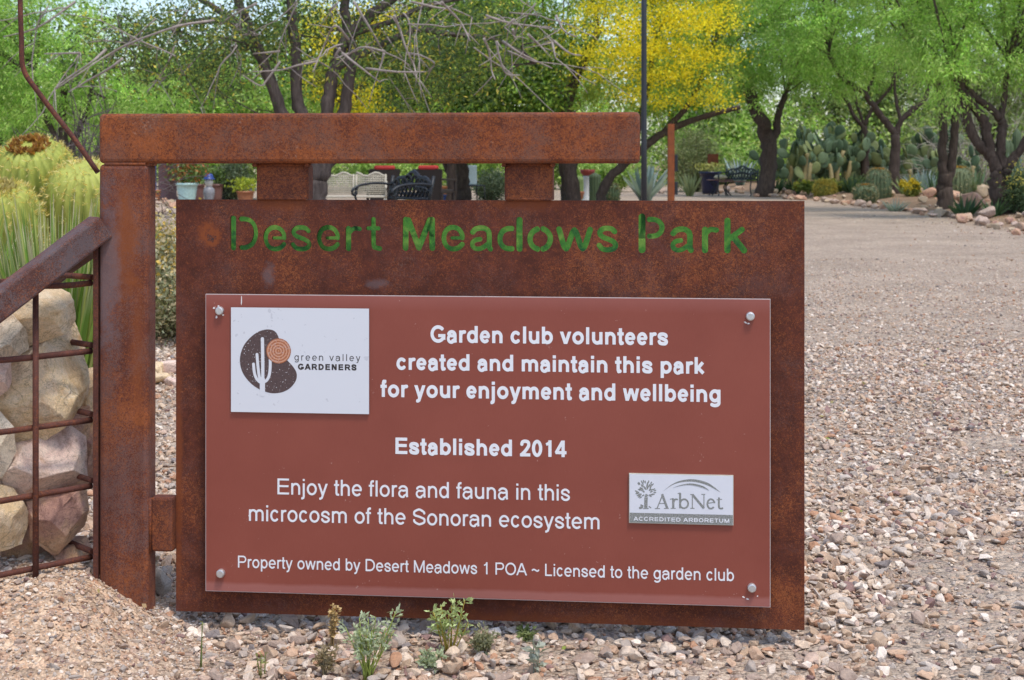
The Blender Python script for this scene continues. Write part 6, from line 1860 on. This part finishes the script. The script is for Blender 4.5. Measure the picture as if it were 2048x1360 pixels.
pot("dark_bucket", 868, 20, 380, 30, (.05, .045, .04), "dark grey bucket right of the lone patio chair", None)
pot("yellow_pot", 819, 16, 384, 30, (.55, .38, .04), "small yellow pot between bench and patio chair", None)
# forked dark trunk seen under the beam
tree("mesquite_tree", 928, 412, 31.5, [([(928, 414), (925, 380), (923, 330), (918, 270), (930, 200)], .20, .10), ([(921, 392), (905, 362), (890, 326), (870, 260)], .075, .05), ([(918, 270), (960, 200), (990, 120)], .09, .05)],
     [(880, 120, 120, 60, 2), (960, 90, 120, 70, 2), (930, -60, 200, 100, 2)], 90, 110, MES, MESW, "mesquite with forked dark trunk seen under the beam between the hangers", seed=151, cr=.5, ll=.10, lw=.022)
tree("mesquite_tree", 1137, 415, 31.0, [([(1137, 418), (1134, 370), (1128, 320), (1120, 240)], .17, .09), ([(1136, 380), (1150, 330), (1175, 260)], .08, .05)],
     [(1120, 120, 90, 60, 2), (1160, 60, 90, 70, 2), (1140, -60, 160, 80, 2)], 50, 100, MES, MESW, "mesquite with dark trunk just right of the second hanger tube", seed=152, cr=.5, ll=.10, lw=.022)
# figurine with blue cap
b_ = at(418, 31.5); e_ = empty("garden_figurine", b_, "garden figurine with white head, grey body and blue cap among the pots", "figurine")
m = MB(); lathe(m, [(0, 0), (.11, 0), (.10, .10), (.13, .20), (.12, .30), (.06, .36), (0, .37)], b_, 20); m.build("body", plain("figurine_grey", (.24, .24, .27), .4, var=.3), e_)
m = MB(); lathe(m, [(0, .35), (.07, .37), (.095, .45), (.07, .54), (0, .56)], b_, 20); m.build("head", plain("figurine_white", (.62, .60, .58), .5), e_)
m = MB(); lathe(m, [(.13, .515), (.13, .53), (.10, .55), (.095, .60), (.06, .64), (0, .65)], b_, 20); m.build("cap", plain("figurine_blue", (.03, .06, .25), .4), e_)
# bird bath
b_ = at(1175, 34.5); e_ = empty("bird_bath", b_, "white pedestal bird bath with red bowl seen right of the second hanger tube", "bird bath")
m = MB(); lathe(m, [(0, 0), (.13, 0), (.13, .05), (.095, .08), (.09, .40), (.10, .55), (.12, .62), (0, .62)], b_, 24); m.build("pedestal", plain("white_pedestal", (.60, .60, .60), .6), e_)
m = MB(); lathe(m, [(0, .62), (.10, .62), (.17, .70), (.19, .78), (.17, .78), (.12, .70), (0, .68)], b_, 24); m.build("bowl", plain("red_bowl", (.27, .045, .035), .5), e_)
# rusted sheet sculpture
b_ = at(1426, 44.5); e_ = empty("rusted_panel_sculpture", b_, "small upright rusted steel sheet on a leg behind the navy pot", "sculpture")
m = MB(); box(m, b_ + [-.17, -.01, .83], b_ + [.17, .01, 1.22], bevel=.003); m.build("sheet", M_STUB, e_)
m = MB(); tube(m, [b_ + [0, 0, 0], b_ + [0, 0, .83]], .02, 8); m.build("leg", M_BAR, e_)
